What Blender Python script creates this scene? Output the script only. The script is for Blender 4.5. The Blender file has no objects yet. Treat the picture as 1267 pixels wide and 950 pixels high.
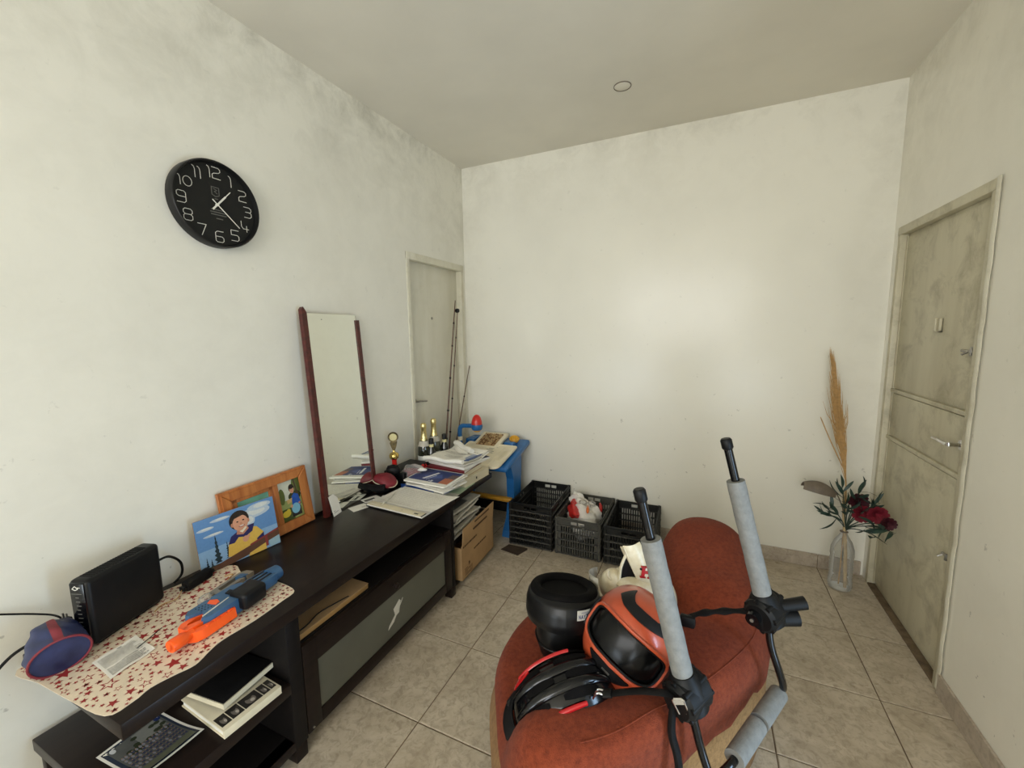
import bpy, bmesh, math, random
from mathutils import Vector, Matrix

random.seed(7)
PI = math.pi
scene = bpy.context.scene
COL = scene.collection

# ------------------------------------------------------------------ camera
CAM_LOC = Vector((1.7288, -2.9074, 1.4453))
CAM_R = Vector((0.9098, 0.4147, -0.0155))
CAM_U = Vector((-0.0375, 0.1195, 0.9921))
CAM_F = Vector((-0.4128, 0.9021, -0.1254))
cam_data = bpy.data.cameras.new('camera')
cam_data.sensor_fit = 'HORIZONTAL'
cam_data.sensor_width = 36.0
cam_data.lens = 513.13 / 1267.0 * 36.0
cam_data.clip_start = 0.02
cam = bpy.data.objects.new('camera', cam_data)
COL.objects.link(cam)
_rot = Matrix((CAM_R, CAM_U, -CAM_F)).transposed()
cam.matrix_world = Matrix.Translation(CAM_LOC) @ _rot.to_quaternion().to_matrix().to_4x4()
scene.camera = cam

# ------------------------------------------------------------------ room size
W, H, YF = 2.634, 2.69, -5.40          # width, height, wall behind the camera (y)
DOORWAY = (-2.72, -2.10, 0.0, 2.0)     # open doorway in the right wall, beside the camera: y0, y1, z0, z1
WIN_A = (0.05, 0.92, 0.05, 0.95)       # openings in the front wall: x0, x1, z0, z1
WIN_B = (2.15, 2.60, 0.05, 0.95)
WIN_C = (0.20, 2.45, 1.20, 2.50)

# ------------------------------------------------------------------ world and lights
world = bpy.data.worlds.new('world')
scene.world = world
world.use_nodes = True
wn = world.node_tree
wn.nodes['Background'].inputs[0].default_value = (0.80, 0.90, 1.0, 1)
wn.nodes['Background'].inputs[1].default_value = 1.2

def area(name, loc, direction, sx, sy, power, color):
    d = bpy.data.lights.new(name, 'AREA')
    d.shape = 'RECTANGLE'
    d.size, d.size_y = sx, sy
    d.energy = power
    d.color = color
    o = bpy.data.objects.new(name, d)
    COL.objects.link(o)
    o.location = loc
    o.rotation_euler = Vector(direction).to_track_quat('-Z', 'Y').to_euler()
    return o

area('daylight_doorway', (W + 0.20, (DOORWAY[0] + DOORWAY[1]) / 2 + 0.06, 0.66), (-1, 0, 0), 0.26, 1.15, 15, (0.48, 0.72, 1.0))
for nm_, (a_, b_, za_, zb_), pw_, cl_ in (('a', WIN_A, 18, (0.80, 0.91, 1.0)), ('b', WIN_B, 12, (0.84, 0.93, 1.0)), ('c', WIN_C, 65, (1.0, 0.99, 0.95))):
    area('daylight_window_' + nm_, ((a_ + b_) / 2, YF - 0.16, (za_ + zb_) / 2), (0, 1, 0), b_ - a_ - 0.04, zb_ - za_ - 0.04, pw_, cl_)

scene.view_settings.view_transform = 'Standard'
scene.view_settings.look = 'None'
scene.view_settings.gamma = 1.0
scene.view_settings.use_curve_mapping = False
scene.view_settings.exposure = 0.06
scene.cycles.use_denoising = True
scene.cycles.max_bounces = 10
scene.cycles.diffuse_bounces = 6
scene.cycles.transparent_max_bounces = 16
scene.cycles.caustics_reflective = False
scene.cycles.caustics_refractive = False
scene.cycles.sample_clamp_indirect = 6.0

# ------------------------------------------------------------------ materials
def srgb(r, g, b):
    f = lambda c: (c / 255.0) / 12.92 if c / 255.0 <= 0.04045 else ((c / 255.0 + 0.055) / 1.055) ** 2.4
    return (f(r), f(g), f(b))

def new_mat(name):
    m = bpy.data.materials.new(name)
    m.use_nodes = True
    nt = m.node_tree
    return m, nt, nt.nodes['Principled BSDF']

def N(nt, kind, **kw):
    n = nt.nodes.new(kind)
    for k, v in kw.items():
        if k.startswith('i_'):
            n.inputs[int(k[2:])].default_value = v
        else:
            setattr(n, k, v)
    return n

def mathn(nt, op, a, b=None, clamp=False):
    n = nt.nodes.new('ShaderNodeMath')
    n.operation = op
    n.use_clamp = clamp
    for i, v in enumerate((a, b)):
        if v is None:
            continue
        if isinstance(v, (int, float)):
            n.inputs[i].default_value = v
        else:
            nt.links.new(v, n.inputs[i])
    return n.outputs[0]

def ramp(nt, fac, stops):
    n = nt.nodes.new('ShaderNodeValToRGB')
    e = n.color_ramp.elements
    while len(e) < len(stops):
        e.new(0.5)
    for i, (p, c) in enumerate(stops):
        e[i].position = p
        e[i].color = (c, c, c, 1) if isinstance(c, (int, float)) else (*c, 1)
    nt.links.new(fac, n.inputs[0])
    return n.outputs[0]

def mixc(nt, fac, a, b, blend='MIX'):
    n = nt.nodes.new('ShaderNodeMix')
    n.data_type = 'RGBA'
    n.blend_type = blend
    for i, v in ((0, fac), (6, a), (7, b)):
        if isinstance(v, (int, float)):
            n.inputs[i].default_value = v
        elif isinstance(v, tuple):
            n.inputs[i].default_value = (*v, 1)
        else:
            nt.links.new(v, n.inputs[i])
    return n.outputs[2]

def noise(nt, vec, scale, detail=4, rough=0.55, dist=0.0):
    n = nt.nodes.new('ShaderNodeTexNoise')
    n.inputs['Scale'].default_value = scale
    n.inputs['Detail'].default_value = detail
    n.inputs['Roughness'].default_value = rough
    n.inputs['Distortion'].default_value = dist
    if vec is not None:
        nt.links.new(vec, n.inputs['Vector'])
    return n.outputs[0]

def bumpn(nt, bsdf, height, strength, dist=0.002):
    b = nt.nodes.new('ShaderNodeBump')
    b.inputs['Strength'].default_value = strength
    b.inputs['Distance'].default_value = dist
    nt.links.new(height, b.inputs['Height'])
    nt.links.new(b.outputs[0], bsdf.inputs['Normal'])

def mat(name, col, rough=0.5, metal=0.0, var=0.12, vscale=20.0, bump=0.0, bscale=150.0, spec=0.5, coat=0.0, sheen=0.0, col2=None):
    """plain procedural material: a base colour with a noise variation, optional fine relief"""
    m, nt, b = new_mat(name)
    tc = N(nt, 'ShaderNodeTexCoord')
    f = noise(nt, tc.outputs['Object'], vscale)
    c2 = col2 if col2 else tuple(max(0.0, c * (1 - 2.2 * var)) for c in col)
    nt.links.new(mixc(nt, ramp(nt, f, [(0.35, 0.0), (0.70, 1.0)]), col, c2), b.inputs['Base Color'])
    b.inputs['Roughness'].default_value = rough
    b.inputs['Metallic'].default_value = metal
    b.inputs['Specular IOR Level'].default_value = spec
    b.inputs['Coat Weight'].default_value = coat
    b.inputs['Coat Roughness'].default_value = 0.08
    b.inputs['Sheen Weight'].default_value = sheen
    if bump:
        bumpn(nt, b, noise(nt, tc.outputs['Object'], bscale, 3), bump)
    return m

def wall_mat(name, base, dirt, seed, stain):
    """old glossy off-white paint: mildew along the ceiling and in the corners, scuffs lower down"""
    m, nt, b = new_mat(name)
    geo = N(nt, 'ShaderNodeNewGeometry')
    mp = N(nt, 'ShaderNodeMapping')
    mp.inputs['Location'].default_value = (seed, seed * 0.7, seed * 1.3)
    nt.links.new(geo.outputs['Position'], mp.inputs['Vector'])
    P = mp.outputs[0]
    sep = N(nt, 'ShaderNodeSeparateXYZ')
    nt.links.new(geo.outputs['Position'], sep.inputs[0])
    x, y, z = sep.outputs
    # closeness to the ceiling and to the two back corners
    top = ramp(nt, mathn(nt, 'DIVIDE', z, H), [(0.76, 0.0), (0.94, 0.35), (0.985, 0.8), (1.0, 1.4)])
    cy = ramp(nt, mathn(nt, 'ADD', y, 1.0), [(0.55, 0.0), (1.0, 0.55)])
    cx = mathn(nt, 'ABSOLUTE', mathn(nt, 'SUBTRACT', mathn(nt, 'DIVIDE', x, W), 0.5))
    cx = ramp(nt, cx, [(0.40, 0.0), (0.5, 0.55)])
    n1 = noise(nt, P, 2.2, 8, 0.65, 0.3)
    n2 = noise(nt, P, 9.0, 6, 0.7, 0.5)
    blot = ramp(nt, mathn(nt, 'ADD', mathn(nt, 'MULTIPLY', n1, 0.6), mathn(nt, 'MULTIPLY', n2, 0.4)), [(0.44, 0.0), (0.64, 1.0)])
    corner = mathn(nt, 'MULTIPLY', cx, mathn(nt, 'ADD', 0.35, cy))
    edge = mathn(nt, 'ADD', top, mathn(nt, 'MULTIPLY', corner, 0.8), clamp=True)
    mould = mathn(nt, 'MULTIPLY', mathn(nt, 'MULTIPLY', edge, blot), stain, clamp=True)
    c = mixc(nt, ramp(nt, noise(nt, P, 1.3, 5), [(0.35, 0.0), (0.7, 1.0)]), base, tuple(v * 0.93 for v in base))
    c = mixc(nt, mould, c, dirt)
    # small scuffs and specks, mostly on the lower half
    sp = ramp(nt, noise(nt, P, 26.0, 3, 0.6, 0.2), [(0.69, 0.0), (0.74, 1.0)])
    low = ramp(nt, mathn(nt, 'DIVIDE', z, H), [(0.05, 0.75), (0.5, 0.12)])
    c = mixc(nt, mathn(nt, 'MULTIPLY', mathn(nt, 'MULTIPLY', sp, low), 0.7), c, (0.10, 0.09, 0.07))
    nt.links.new(c, b.inputs['Base Color'])
    b.inputs['Roughness'].default_value = 0.22
    b.inputs['Specular IOR Level'].default_value = 0.30
    bumpn(nt, b, mathn(nt, 'ADD', noise(nt, P, 6.0, 5), mathn(nt, 'MULTIPLY', noise(nt, P, 90.0, 3), 0.25)), 0.06, 0.003)
    return m

def tile_mat(name, a, bcol, ccol):
    m, nt, b = new_mat(name)
    tc = N(nt, 'ShaderNodeTexCoord')
    oi = N(nt, 'ShaderNodeObjectInfo')
    add = N(nt, 'ShaderNodeVectorMath', operation='ADD')
    sc = N(nt, 'ShaderNodeVectorMath', operation='SCALE')
    nt.links.new(oi.outputs['Location'], sc.inputs[0])
    sc.inputs['Scale'].default_value = 7.31
    nt.links.new(tc.outputs['Object'], add.inputs[0])
    nt.links.new(sc.outputs[0], add.inputs[1])
    v = add.outputs[0]
    c = mixc(nt, ramp(nt, noise(nt, v, 9.0, 7, 0.62, 0.8), [(0.36, 0.0), (0.66, 1.0)]), a, bcol)
    c = mixc(nt, ramp(nt, noise(nt, v, 34.0, 5, 0.7, 1.0), [(0.46, 0.0), (0.70, 0.75)]), c, ccol)
    nt.links.new(c, b.inputs['Base Color'])
    nt.links.new(ramp(nt, noise(nt, v, 14.0, 4), [(0.3, 0.26), (0.7, 0.42)]), b.inputs['Roughness'])
    b.inputs['Specular IOR Level'].default_value = 0.4
    bumpn(nt, b, noise(nt, v, 60.0, 3), 0.08, 0.001)
    return m

def wood_mat(name, a, bcol, rough, axis=(2.0, 40.0, 40.0), spec=0.5):
    m, nt, b = new_mat(name)
    tc = N(nt, 'ShaderNodeTexCoord')
    mp = N(nt, 'ShaderNodeMapping')
    mp.inputs['Scale'].default_value = axis
    nt.links.new(tc.outputs['Object'], mp.inputs['Vector'])
    f = noise(nt, mp.outputs[0], 1.0, 5, 0.6, 0.6)
    nt.links.new(mixc(nt, ramp(nt, f, [(0.35, 0.0), (0.68, 1.0)]), a, bcol), b.inputs['Base Color'])
    b.inputs['Roughness'].default_value = rough
    b.inputs['Specular IOR Level'].default_value = spec
    bumpn(nt, b, f, 0.05, 0.001)
    return m

def door_mat(name, a, bcol, grime, amount=0.85):
    m, nt, b = new_mat(name)
    geo = N(nt, 'ShaderNodeNewGeometry')
    P = geo.outputs['Position']
    mp = N(nt, 'ShaderNodeMapping')
    mp.inputs['Scale'].default_value = (8.0, 8.0, 1.2)
    nt.links.new(P, mp.inputs['Vector'])
    c = mixc(nt, ramp(nt, noise(nt, mp.outputs[0], 1.0, 6, 0.6, 0.4), [(0.35, 0.0), (0.7, 1.0)]), a, bcol)
    c = mixc(nt, ramp(nt, noise(nt, P, 7.0, 7, 0.68, 0.4), [(0.49, 0.0), (0.76, amount)]), c, grime)
    nt.links.new(c, b.inputs['Base Color'])
    b.inputs['Roughness'].default_value = 0.42
    bumpn(nt, b, noise(nt, P, 22.0, 4), 0.2, 0.002)
    return m

def clear_mat(name, tint, gloss_rough=0.08, opacity=0.06, milky=(0.8, 0.8, 0.78)):
    """thin clear plastic: see-through sheet with a surface gloss and a little haze of its own"""
    m, nt, b = new_mat(name)
    out = nt.nodes['Material Output']
    tr = N(nt, 'ShaderNodeBsdfTransparent')
    tr.inputs[0].default_value = (*tint, 1)
    b.inputs['Base Color'].default_value = (*milky, 1)
    b.inputs['Roughness'].default_value = gloss_rough
    fr = N(nt, 'ShaderNodeFresnel')
    fr.inputs[0].default_value = 1.35
    tc = N(nt, 'ShaderNodeTexCoord')
    hz = mathn(nt, 'MULTIPLY', noise(nt, tc.outputs['Object'], 25.0, 4), opacity * 2)
    mx = N(nt, 'ShaderNodeMixShader')
    nt.links.new(mathn(nt, 'ADD', fr.outputs[0], hz, clamp=True), mx.inputs[0])
    nt.links.new(tr.outputs[0], mx.inputs[1])
    nt.links.new(b.outputs[0], mx.inputs[2])
    nt.links.new(mx.outputs[0], out.inputs['Surface'])
    return m

def print_mat(name, rough, spec=0.4):
    """flat print: takes the inks stored on the sheet, with slight paper grain"""
    m, nt, b = new_mat(name)
    at = N(nt, 'ShaderNodeAttribute', attribute_name='ink')
    tc = N(nt, 'ShaderNodeTexCoord')
    g = ramp(nt, noise(nt, tc.outputs['Object'], 120.0, 3), [(0.3, 0.92), (0.7, 1.0)])
    nt.links.new(mixc(nt, 1.0, at.outputs['Color'], g, 'MULTIPLY'), b.inputs['Base Color'])
    b.inputs['Roughness'].default_value = rough
    b.inputs['Specular IOR Level'].default_value = spec
    return m

M = {}
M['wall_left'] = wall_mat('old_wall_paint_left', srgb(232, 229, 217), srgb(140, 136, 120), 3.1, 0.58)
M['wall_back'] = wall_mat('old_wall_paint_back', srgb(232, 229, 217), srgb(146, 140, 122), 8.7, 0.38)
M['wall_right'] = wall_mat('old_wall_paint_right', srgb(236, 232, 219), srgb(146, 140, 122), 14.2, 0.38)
M['ceiling'] = mat('ceiling_paint', srgb(224, 219, 206), 0.75, var=0.05, vscale=1.6, bump=0.15, bscale=60)
M['tile'] = tile_mat('marbled_floor_tile', srgb(196, 184, 165), srgb(172, 159, 139), srgb(140, 126, 107))
M['grout'] = mat('floor_grout', srgb(118, 100, 78), 0.9, var=0.2, vscale=14)
M['skirting'] = tile_mat('skirting_tile', srgb(186, 174, 158), srgb(166, 153, 137), srgb(140, 127, 112))
M['door_grey'] = door_mat('painted_metal_door', srgb(200, 193, 168), srgb(184, 176, 150), srgb(132, 122, 96))
M['door_pale'] = door_mat('painted_plain_door', srgb(212, 208, 192), srgb(202, 197, 178), srgb(176, 169, 147), 0.3)
M['frame_paint'] = door_mat('painted_door_frame', srgb(216, 212, 194), srgb(200, 194, 172), srgb(160, 150, 124), 0.6)
M['steel'] = mat('worn_steel', (0.42, 0.40, 0.36), 0.38, 0.9, var=0.2, vscale=60)
M['chrome'] = mat('bright_chrome', (0.75, 0.75, 0.75), 0.18, 1.0, var=0.05)
M['espresso'] = wood_mat('espresso_veneer', (0.0125, 0.0085, 0.0070), (0.019, 0.0125, 0.0100), 0.30, (30, 2.0, 30), 0.14)
M['espresso_inner'] = wood_mat('espresso_board', (0.007, 0.0055, 0.005), (0.010, 0.008, 0.007), 0.5, (30, 2.0, 30), 0.15)
M['frosted'] = mat('frosted_glass', srgb(98, 100, 90), 0.36, var=0.12, vscale=3, spec=0.5)
M['black_plastic'] = mat('black_plastic', (0.007, 0.007, 0.0075), 0.42, var=0.1, spec=0.25)
M['black_gloss'] = mat('black_gloss_plastic', (0.004, 0.004, 0.0045), 0.14, var=0.1, spec=0.4)
M['black_matte'] = mat('black_matte', (0.008, 0.0075, 0.0075), 0.75, var=0.2, bump=0.3, bscale=300, spec=0.15)
M['rubber'] = mat('black_rubber', (0.006, 0.006, 0.006), 0.48, var=0.15, spec=0.22)
M['crate_black'] = mat('black_crate_plastic', (0.006, 0.006, 0.0055), 0.32, var=0.15, vscale=30, spec=0.45)
M['crate_highlight'] = mat('painted_crate_rib_highlight', (0.085, 0.083, 0.074), 0.45, var=0.3, vscale=60, spec=0.4)  # paler grey paints the light caught by the crate ribs into their colour
M['crate_grey'] = mat('dusty_grey_crate_plastic', (0.085, 0.082, 0.070), 0.5, var=0.15, vscale=30, spec=0.2)
M['crate_dark'] = mat('dark_green_grey_crate_plastic', (0.017, 0.017, 0.015), 0.42, var=0.15, vscale=30, spec=0.35)
M['clock_case'] = mat('clock_black_case', (0.010, 0.010, 0.010), 0.35, var=0.05, spec=0.3)
M['clock_face'] = mat('clock_black_face', (0.014, 0.014, 0.013), 0.5, var=0.05, spec=0.2)
M['white_paint'] = mat('white_print', srgb(226, 224, 214), 0.5, var=0.02)
M['grey_paint'] = mat('grey_print', srgb(98, 97, 92), 0.5, var=0.05)
M['mahogany'] = wood_mat('mahogany_strip', srgb(88, 34, 28), srgb(58, 22, 20), 0.32, (40, 40, 3))
M['pine'] = wood_mat('varnished_pine', srgb(186, 118, 62), srgb(156, 88, 42), 0.36, (40, 3, 40))
M['mirror'] = mat('mirror_glass', (0.84, 0.87, 0.82), 0.02, 1.0, var=0.01)
M['hardboard'] = mat('brown_hardboard', srgb(120, 84, 52), 0.7)
M['cardboard'] = mat('corrugated_cardboard', srgb(176, 142, 100), 0.8, var=0.10, vscale=8, bump=0.1, bscale=80)
M['cardboard_dark'] = mat('brown_card', srgb(160, 122, 70), 0.75, var=0.1, vscale=6)
M['ink_brown'] = mat('brown_carton_print', srgb(82, 56, 36), 0.8)
M['paper'] = mat('white_paper', srgb(238, 235, 226), 0.7, var=0.05, vscale=12)
M['paper_warm'] = mat('yellowed_paper', srgb(220, 210, 182), 0.7, var=0.06, vscale=12)
M['paper_grey'] = mat('newsprint', srgb(196, 190, 176), 0.75, var=0.12, vscale=30)
M['print'] = print_mat('printed_sheet', 0.5)
M['photo'] = print_mat('glossy_photo_print', 0.18, 0.6)
M['cloth'] = mat('cream_oilcloth', srgb(226, 210, 186), 0.55, var=0.06, vscale=9)
M['red_cover'] = None
M['tan_fabric'] = None
M['foam'] = mat('grey_foam_tube', srgb(128, 128, 124), 0.85, var=0.10, vscale=60, bump=0.5, bscale=260)
M['orange_gloss'] = mat('orange_helmet_paint', srgb(186, 78, 46), 0.34, var=0.10, vscale=18, coat=0.3)
M['visor_dark'] = mat('dark_visor', (0.003, 0.003, 0.003), 0.22, var=0.05, spec=0.2)
M['liner'] = mat('black_helmet_liner', (0.005, 0.0045, 0.0045), 0.85, var=0.2, bump=0.4, bscale=260, spec=0.1)
M['helmet_black'] = mat('black_helmet_shell', (0.006, 0.006, 0.0065), 0.33, var=0.1, spec=0.3)
M['red_gloss'] = mat('red_gloss', srgb(186, 30, 34), 0.25, var=0.08, coat=0.3)
M['helmet_white'] = mat('yellowed_white_helmet', srgb(232, 224, 200), 0.32, var=0.10, vscale=22, col2=srgb(206, 190, 150))
M['clear_visor'] = clear_mat('clear_visor', (0.86, 0.84, 0.78), 0.06, 0.05)
M['pet'] = clear_mat('clear_bottle_plastic', (0.90, 0.90, 0.88), 0.07, 0.10)
M['clear_bag'] = clear_mat('clear_bag_plastic', (0.92, 0.90, 0.88), 0.12, 0.16)
M['blue_plastic'] = mat('blue_toy_plastic', srgb(34, 104, 168), 0.38, var=0.10, vscale=10)
M['blaster_blue'] = mat('slate_blue_toy_plastic', srgb(58, 96, 134), 0.42, var=0.06, vscale=10)
M['blaster_orange'] = mat('bright_orange_toy_plastic', srgb(255, 96, 26), 0.38, var=0.03)
M['toy_grey'] = mat('smoky_grey_toy_plastic', srgb(134, 128, 116), 0.35, var=0.1)
M['yellow_plastic'] = mat('yellow_toy_plastic', srgb(226, 172, 40), 0.4, var=0.08)
M['ochre_plastic'] = mat('ochre_bar_plastic', srgb(206, 150, 46), 0.45, var=0.1)
M['red_plastic'] = mat('red_toy_plastic', srgb(204, 40, 32), 0.28, var=0.05)
M['cream_plastic'] = mat('cream_board_plastic', srgb(234, 224, 198), 0.45, var=0.06, vscale=14)
M['bead'] = mat('amber_beads', srgb(214, 184, 132), 0.4, var=0.4, vscale=60)
M['navy_bag'] = mat('navy_translucent_nylon', srgb(24, 32, 66), 0.45, var=0.25, vscale=18, col2=srgb(44, 54, 96))
M['red_trim'] = mat('red_zip_trim', srgb(124, 36, 48), 0.6, var=0.1)
M['maroon'] = mat('maroon_fabric', srgb(122, 22, 36), 0.55, var=0.15, vscale=25)
M['gold'] = mat('gold_plastic', (0.72, 0.52, 0.16), 0.22, 1.0, var=0.1)
M['bronze'] = mat('old_bronze_plastic', (0.16, 0.12, 0.05), 0.4, 0.6, var=0.3, vscale=80)
M['ivory'] = mat('ivory_disc', srgb(226, 216, 160), 0.5)
M['gold_foil'] = mat('gold_foil', (0.80, 0.66, 0.30), 0.30, 1.0, var=0.15, vscale=90, bump=0.5, bscale=120)
M['bottle_green'] = mat('dark_green_bottle_glass', (0.022, 0.024, 0.012), 0.06, var=0.2, coat=0.5)
M['bottle_black'] = mat('near_black_bottle_glass', (0.006, 0.008, 0.006), 0.06, var=0.1, coat=0.5)
M['clear_green'] = mat('olive_bottle_glass', (0.075, 0.078, 0.052), 0.06, var=0.2, coat=0.5)
M['cane'] = mat('brown_cane', srgb(96, 62, 42), 0.45, var=0.25, vscale=40)
M['straw'] = mat('dried_straw', srgb(192, 152, 96), 0.8, var=0.15, vscale=70)
M['leaf'] = mat('dark_green_artificial_leaf', srgb(40, 66, 56), 0.5, var=0.2, vscale=40)
M['stem'] = mat('dark_green_stem', srgb(52, 70, 58), 0.6, var=0.2)
M['petal'] = mat('crimson_petal', srgb(134, 28, 46), 0.65, var=0.2, vscale=60)
M['petal_dark'] = mat('dark_wine_petal', srgb(72, 18, 30), 0.65, var=0.2, vscale=60)
M['stick'] = mat('pale_peeled_stick', srgb(198, 172, 128), 0.7, var=0.15, vscale=50)
M['pod'] = mat('grey_brown_dried_pod', srgb(116, 104, 90), 0.6, var=0.15, vscale=30)
M['green_card'] = mat('pale_green_card', srgb(176, 196, 168), 0.6)
M['blue_card'] = mat('blue_folder_card', srgb(44, 84, 164), 0.4)
M['teal_card'] = mat('teal_card', srgb(120, 186, 164), 0.6)
M['sill'] = mat('dirty_sill', srgb(112, 94, 70), 0.9, var=0.25, vscale=30)
M['brown_mat'] = mat('dark_brown_board', srgb(72, 58, 46), 0.7, var=0.15)
M['bag_white'] = mat('white_carrier_bag', srgb(230, 226, 218), 0.35, var=0.08, vscale=12)
M['bag_red'] = mat('red_bag_print', srgb(200, 44, 40), 0.35)
M['orange_bit'] = mat('orange_plastic_bit', srgb(232, 120, 52), 0.4)
M['marble_white'] = mat('pale_sheet', srgb(214, 214, 206), 0.6)

def fabric_mat(name, a, b2, wear, rough, bump):
    m, nt, b = new_mat(name)
    tc = N(nt, 'ShaderNodeTexCoord')
    v = tc.outputs['Object']
    c = mixc(nt, ramp(nt, noise(nt, v, 5.0, 6, 0.6, 0.3), [(0.35, 0.0), (0.70, 1.0)]), a, b2)
    c = mixc(nt, ramp(nt, noise(nt, v, 75.0, 5, 0.75), [(0.42, 0.0), (0.74, 0.85)]), c, wear)
    nt.links.new(c, b.inputs['Base Color'])
    b.inputs['Roughness'].default_value = rough
    b.inputs['Specular IOR Level'].default_value = 0.15
    b.inputs['Sheen Weight'].default_value = 0.05
    b.inputs['Sheen Roughness'].default_value = 0.5
    h = mathn(nt, 'ADD', noise(nt, v, 420.0, 2), mathn(nt, 'MULTIPLY', noise(nt, v, 30.0, 3), 0.6))
    bumpn(nt, b, h, bump, 0.003)
    return m
M['red_cover'] = fabric_mat('worn_red_orange_cover', srgb(134, 62, 38), srgb(118, 52, 32), srgb(88, 36, 23), 0.95, 0.8)
M['tan_fabric'] = fabric_mat('tan_upholstery', srgb(156, 122, 80), srgb(132, 98, 60), srgb(104, 76, 46), 0.95, 0.5)

# ------------------------------------------------------------------ mesh helpers
class MB:
    """collects shapes and links them as ONE mesh object"""
    def __init__(self):
        self.v, self.f = [], []
    def add(self, vs, fs, mtx=None):
        o = len(self.v)
        self.v += [tuple(mtx @ Vector(p)) if mtx else tuple(p) for p in vs]
        self.f += [tuple(i + o for i in f) for f in fs]
        return self
    def box(self, c, s, mtx=None, bev=0.0, seg=2):
        hx, hy, hz = s[0] / 2, s[1] / 2, s[2] / 2
        if bev <= 0:
            vs = [(c[0] + x * hx, c[1] + y * hy, c[2] + z * hz) for z in (-1, 1) for y in (-1, 1) for x in (-1, 1)]
            fs = [(0, 2, 3, 1), (4, 5, 7, 6), (0, 1, 5, 4), (2, 6, 7, 3), (0, 4, 6, 2), (1, 3, 7, 5)]
            return self.add(vs, fs, mtx)
        bm = bmesh.new()
        bmesh.ops.create_cube(bm, size=1.0)
        for v in bm.verts:
            v.co = Vector((v.co.x * s[0] + c[0], v.co.y * s[1] + c[1], v.co.z * s[2] + c[2]))
        bmesh.ops.bevel(bm, geom=list(bm.edges), offset=min(bev, 0.49 * min(s)), segments=seg, affect='EDGES', profile=0.5)
        return self.add_bm(bm, mtx)
    def add_bm(self, bm, mtx=None):
        bm.verts.index_update()
        self.add([v.co.copy() for v in bm.verts], [[v.index for v in f.verts] for f in bm.faces], mtx)
        bm.free()
        return self
    def bx(self, x0, x1, y0, y1, z0, z1, bev=0.0, mtx=None):
        return self.box(((x0 + x1) / 2, (y0 + y1) / 2, (z0 + z1) / 2), (x1 - x0, y1 - y0, z1 - z0), mtx, bev)
    def tube(self, pts, r, seg=10, caps=True, mtx=None, flat=1.0, closed=False):
        pts = [Vector(p) for p in pts]
        n = len(pts)
        rs = r if isinstance(r, (list, tuple)) else [r] * n
        vs, fs = [], []
        up = None
        for i, p in enumerate(pts):
            if closed:
                d = pts[(i + 1) % n] - pts[i - 1]
            else:
                d = pts[min(i + 1, n - 1)] - pts[max(i - 1, 0)]
            if d.length < 1e-9:
                d = Vector((0, 0, 1))
            d.normalize()
            if up is None:
                up = Vector((0, 0, 1)) if abs(d.z) < 0.9 else Vector((1, 0, 0))
            a = d.cross(up)
            if a.length < 1e-6:
                a = d.orthogonal()
            a.normalize()
            b = a.cross(d).normalized()
            up = b
            for k in range(seg):
                t = 2 * PI * k / seg
                vs.append(p + a * math.cos(t) * rs[i] + b * math.sin(t) * rs[i] * flat)
        for i in range(n if closed else n - 1):
            j = (i + 1) % n
            for k in range(seg):
                k2 = (k + 1) % seg
                fs.append((i * seg + k, i * seg + k2, j * seg + k2, j * seg + k))
        if caps and not closed:
            fs.append(tuple(range(seg - 1, -1, -1)))
            fs.append(tuple((n - 1) * seg + k for k in range(seg)))
        return self.add(vs, fs, mtx)
    def cyl(self, p0, p1, r0, r1=None, seg=20, mtx=None):
        return self.tube([p0, p1], [r0, r0 if r1 is None else r1], seg, True, mtx)
    def lathe(self, prof, seg=28, mtx=None, c=(0, 0, 0)):
        vs, fs = [], []
        n = len(prof)
        for k in range(seg):
            t = 2 * PI * k / seg
            for r, z in prof:
                vs.append((c[0] + r * math.cos(t), c[1] + r * math.sin(t), c[2] + z))
        for k in range(seg):
            k2 = (k + 1) % seg
            for i in range(n - 1):
                fs.append((k * n + i, k2 * n + i, k2 * n + i + 1, k * n + i + 1))
        if prof[0][0] > 1e-5:
            fs.append(tuple(k * n for k in range(seg - 1, -1, -1)))
        if prof[-1][0] > 1e-5:
            fs.append(tuple(k * n + n - 1 for k in range(seg)))
        return self.add(vs, fs, mtx)
    def ball(self, c, r, seg=20, rings=12, mtx=None, fn=None):
        rx, ry, rz = r if isinstance(r, (list, tuple)) else (r, r, r)
        vs, fs = [], []
        for i in range(rings + 1):
            e = -PI / 2 + PI * i / rings
            for k in range(seg):
                t = 2 * PI * k / seg
                p = Vector((rx * math.cos(e) * math.cos(t), ry * math.cos(e) * math.sin(t), rz * math.sin(e)))
                if fn:
                    p = fn(p)
                vs.append((c[0] + p.x, c[1] + p.y, c[2] + p.z))
        for i in range(rings):
            for k in range(seg):
                k2 = (k + 1) % seg
                fs.append((i * seg + k, i * seg + k2, (i + 1) * seg + k2, (i + 1) * seg + k))
        return self.add(vs, fs, mtx)
    def prism(self, poly, depth, mtx=None, z0=0.0, top_scale=1.0):
        """polygon in local XY, extruded along local Z"""
        n = len(poly)
        cx = sum(p[0] for p in poly) / n
        cy = sum(p[1] for p in poly) / n
        vs = [(p[0], p[1], z0) for p in poly] + [(cx + (p[0] - cx) * top_scale, cy + (p[1] - cy) * top_scale, z0 + depth) for p in poly]
        fs = [tuple(range(n - 1, -1, -1)), tuple(range(n, 2 * n))]
        fs += [(i, (i + 1) % n, n + (i + 1) % n, n + i) for i in range(n)]
        return self.add(vs, fs, mtx)
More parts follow.
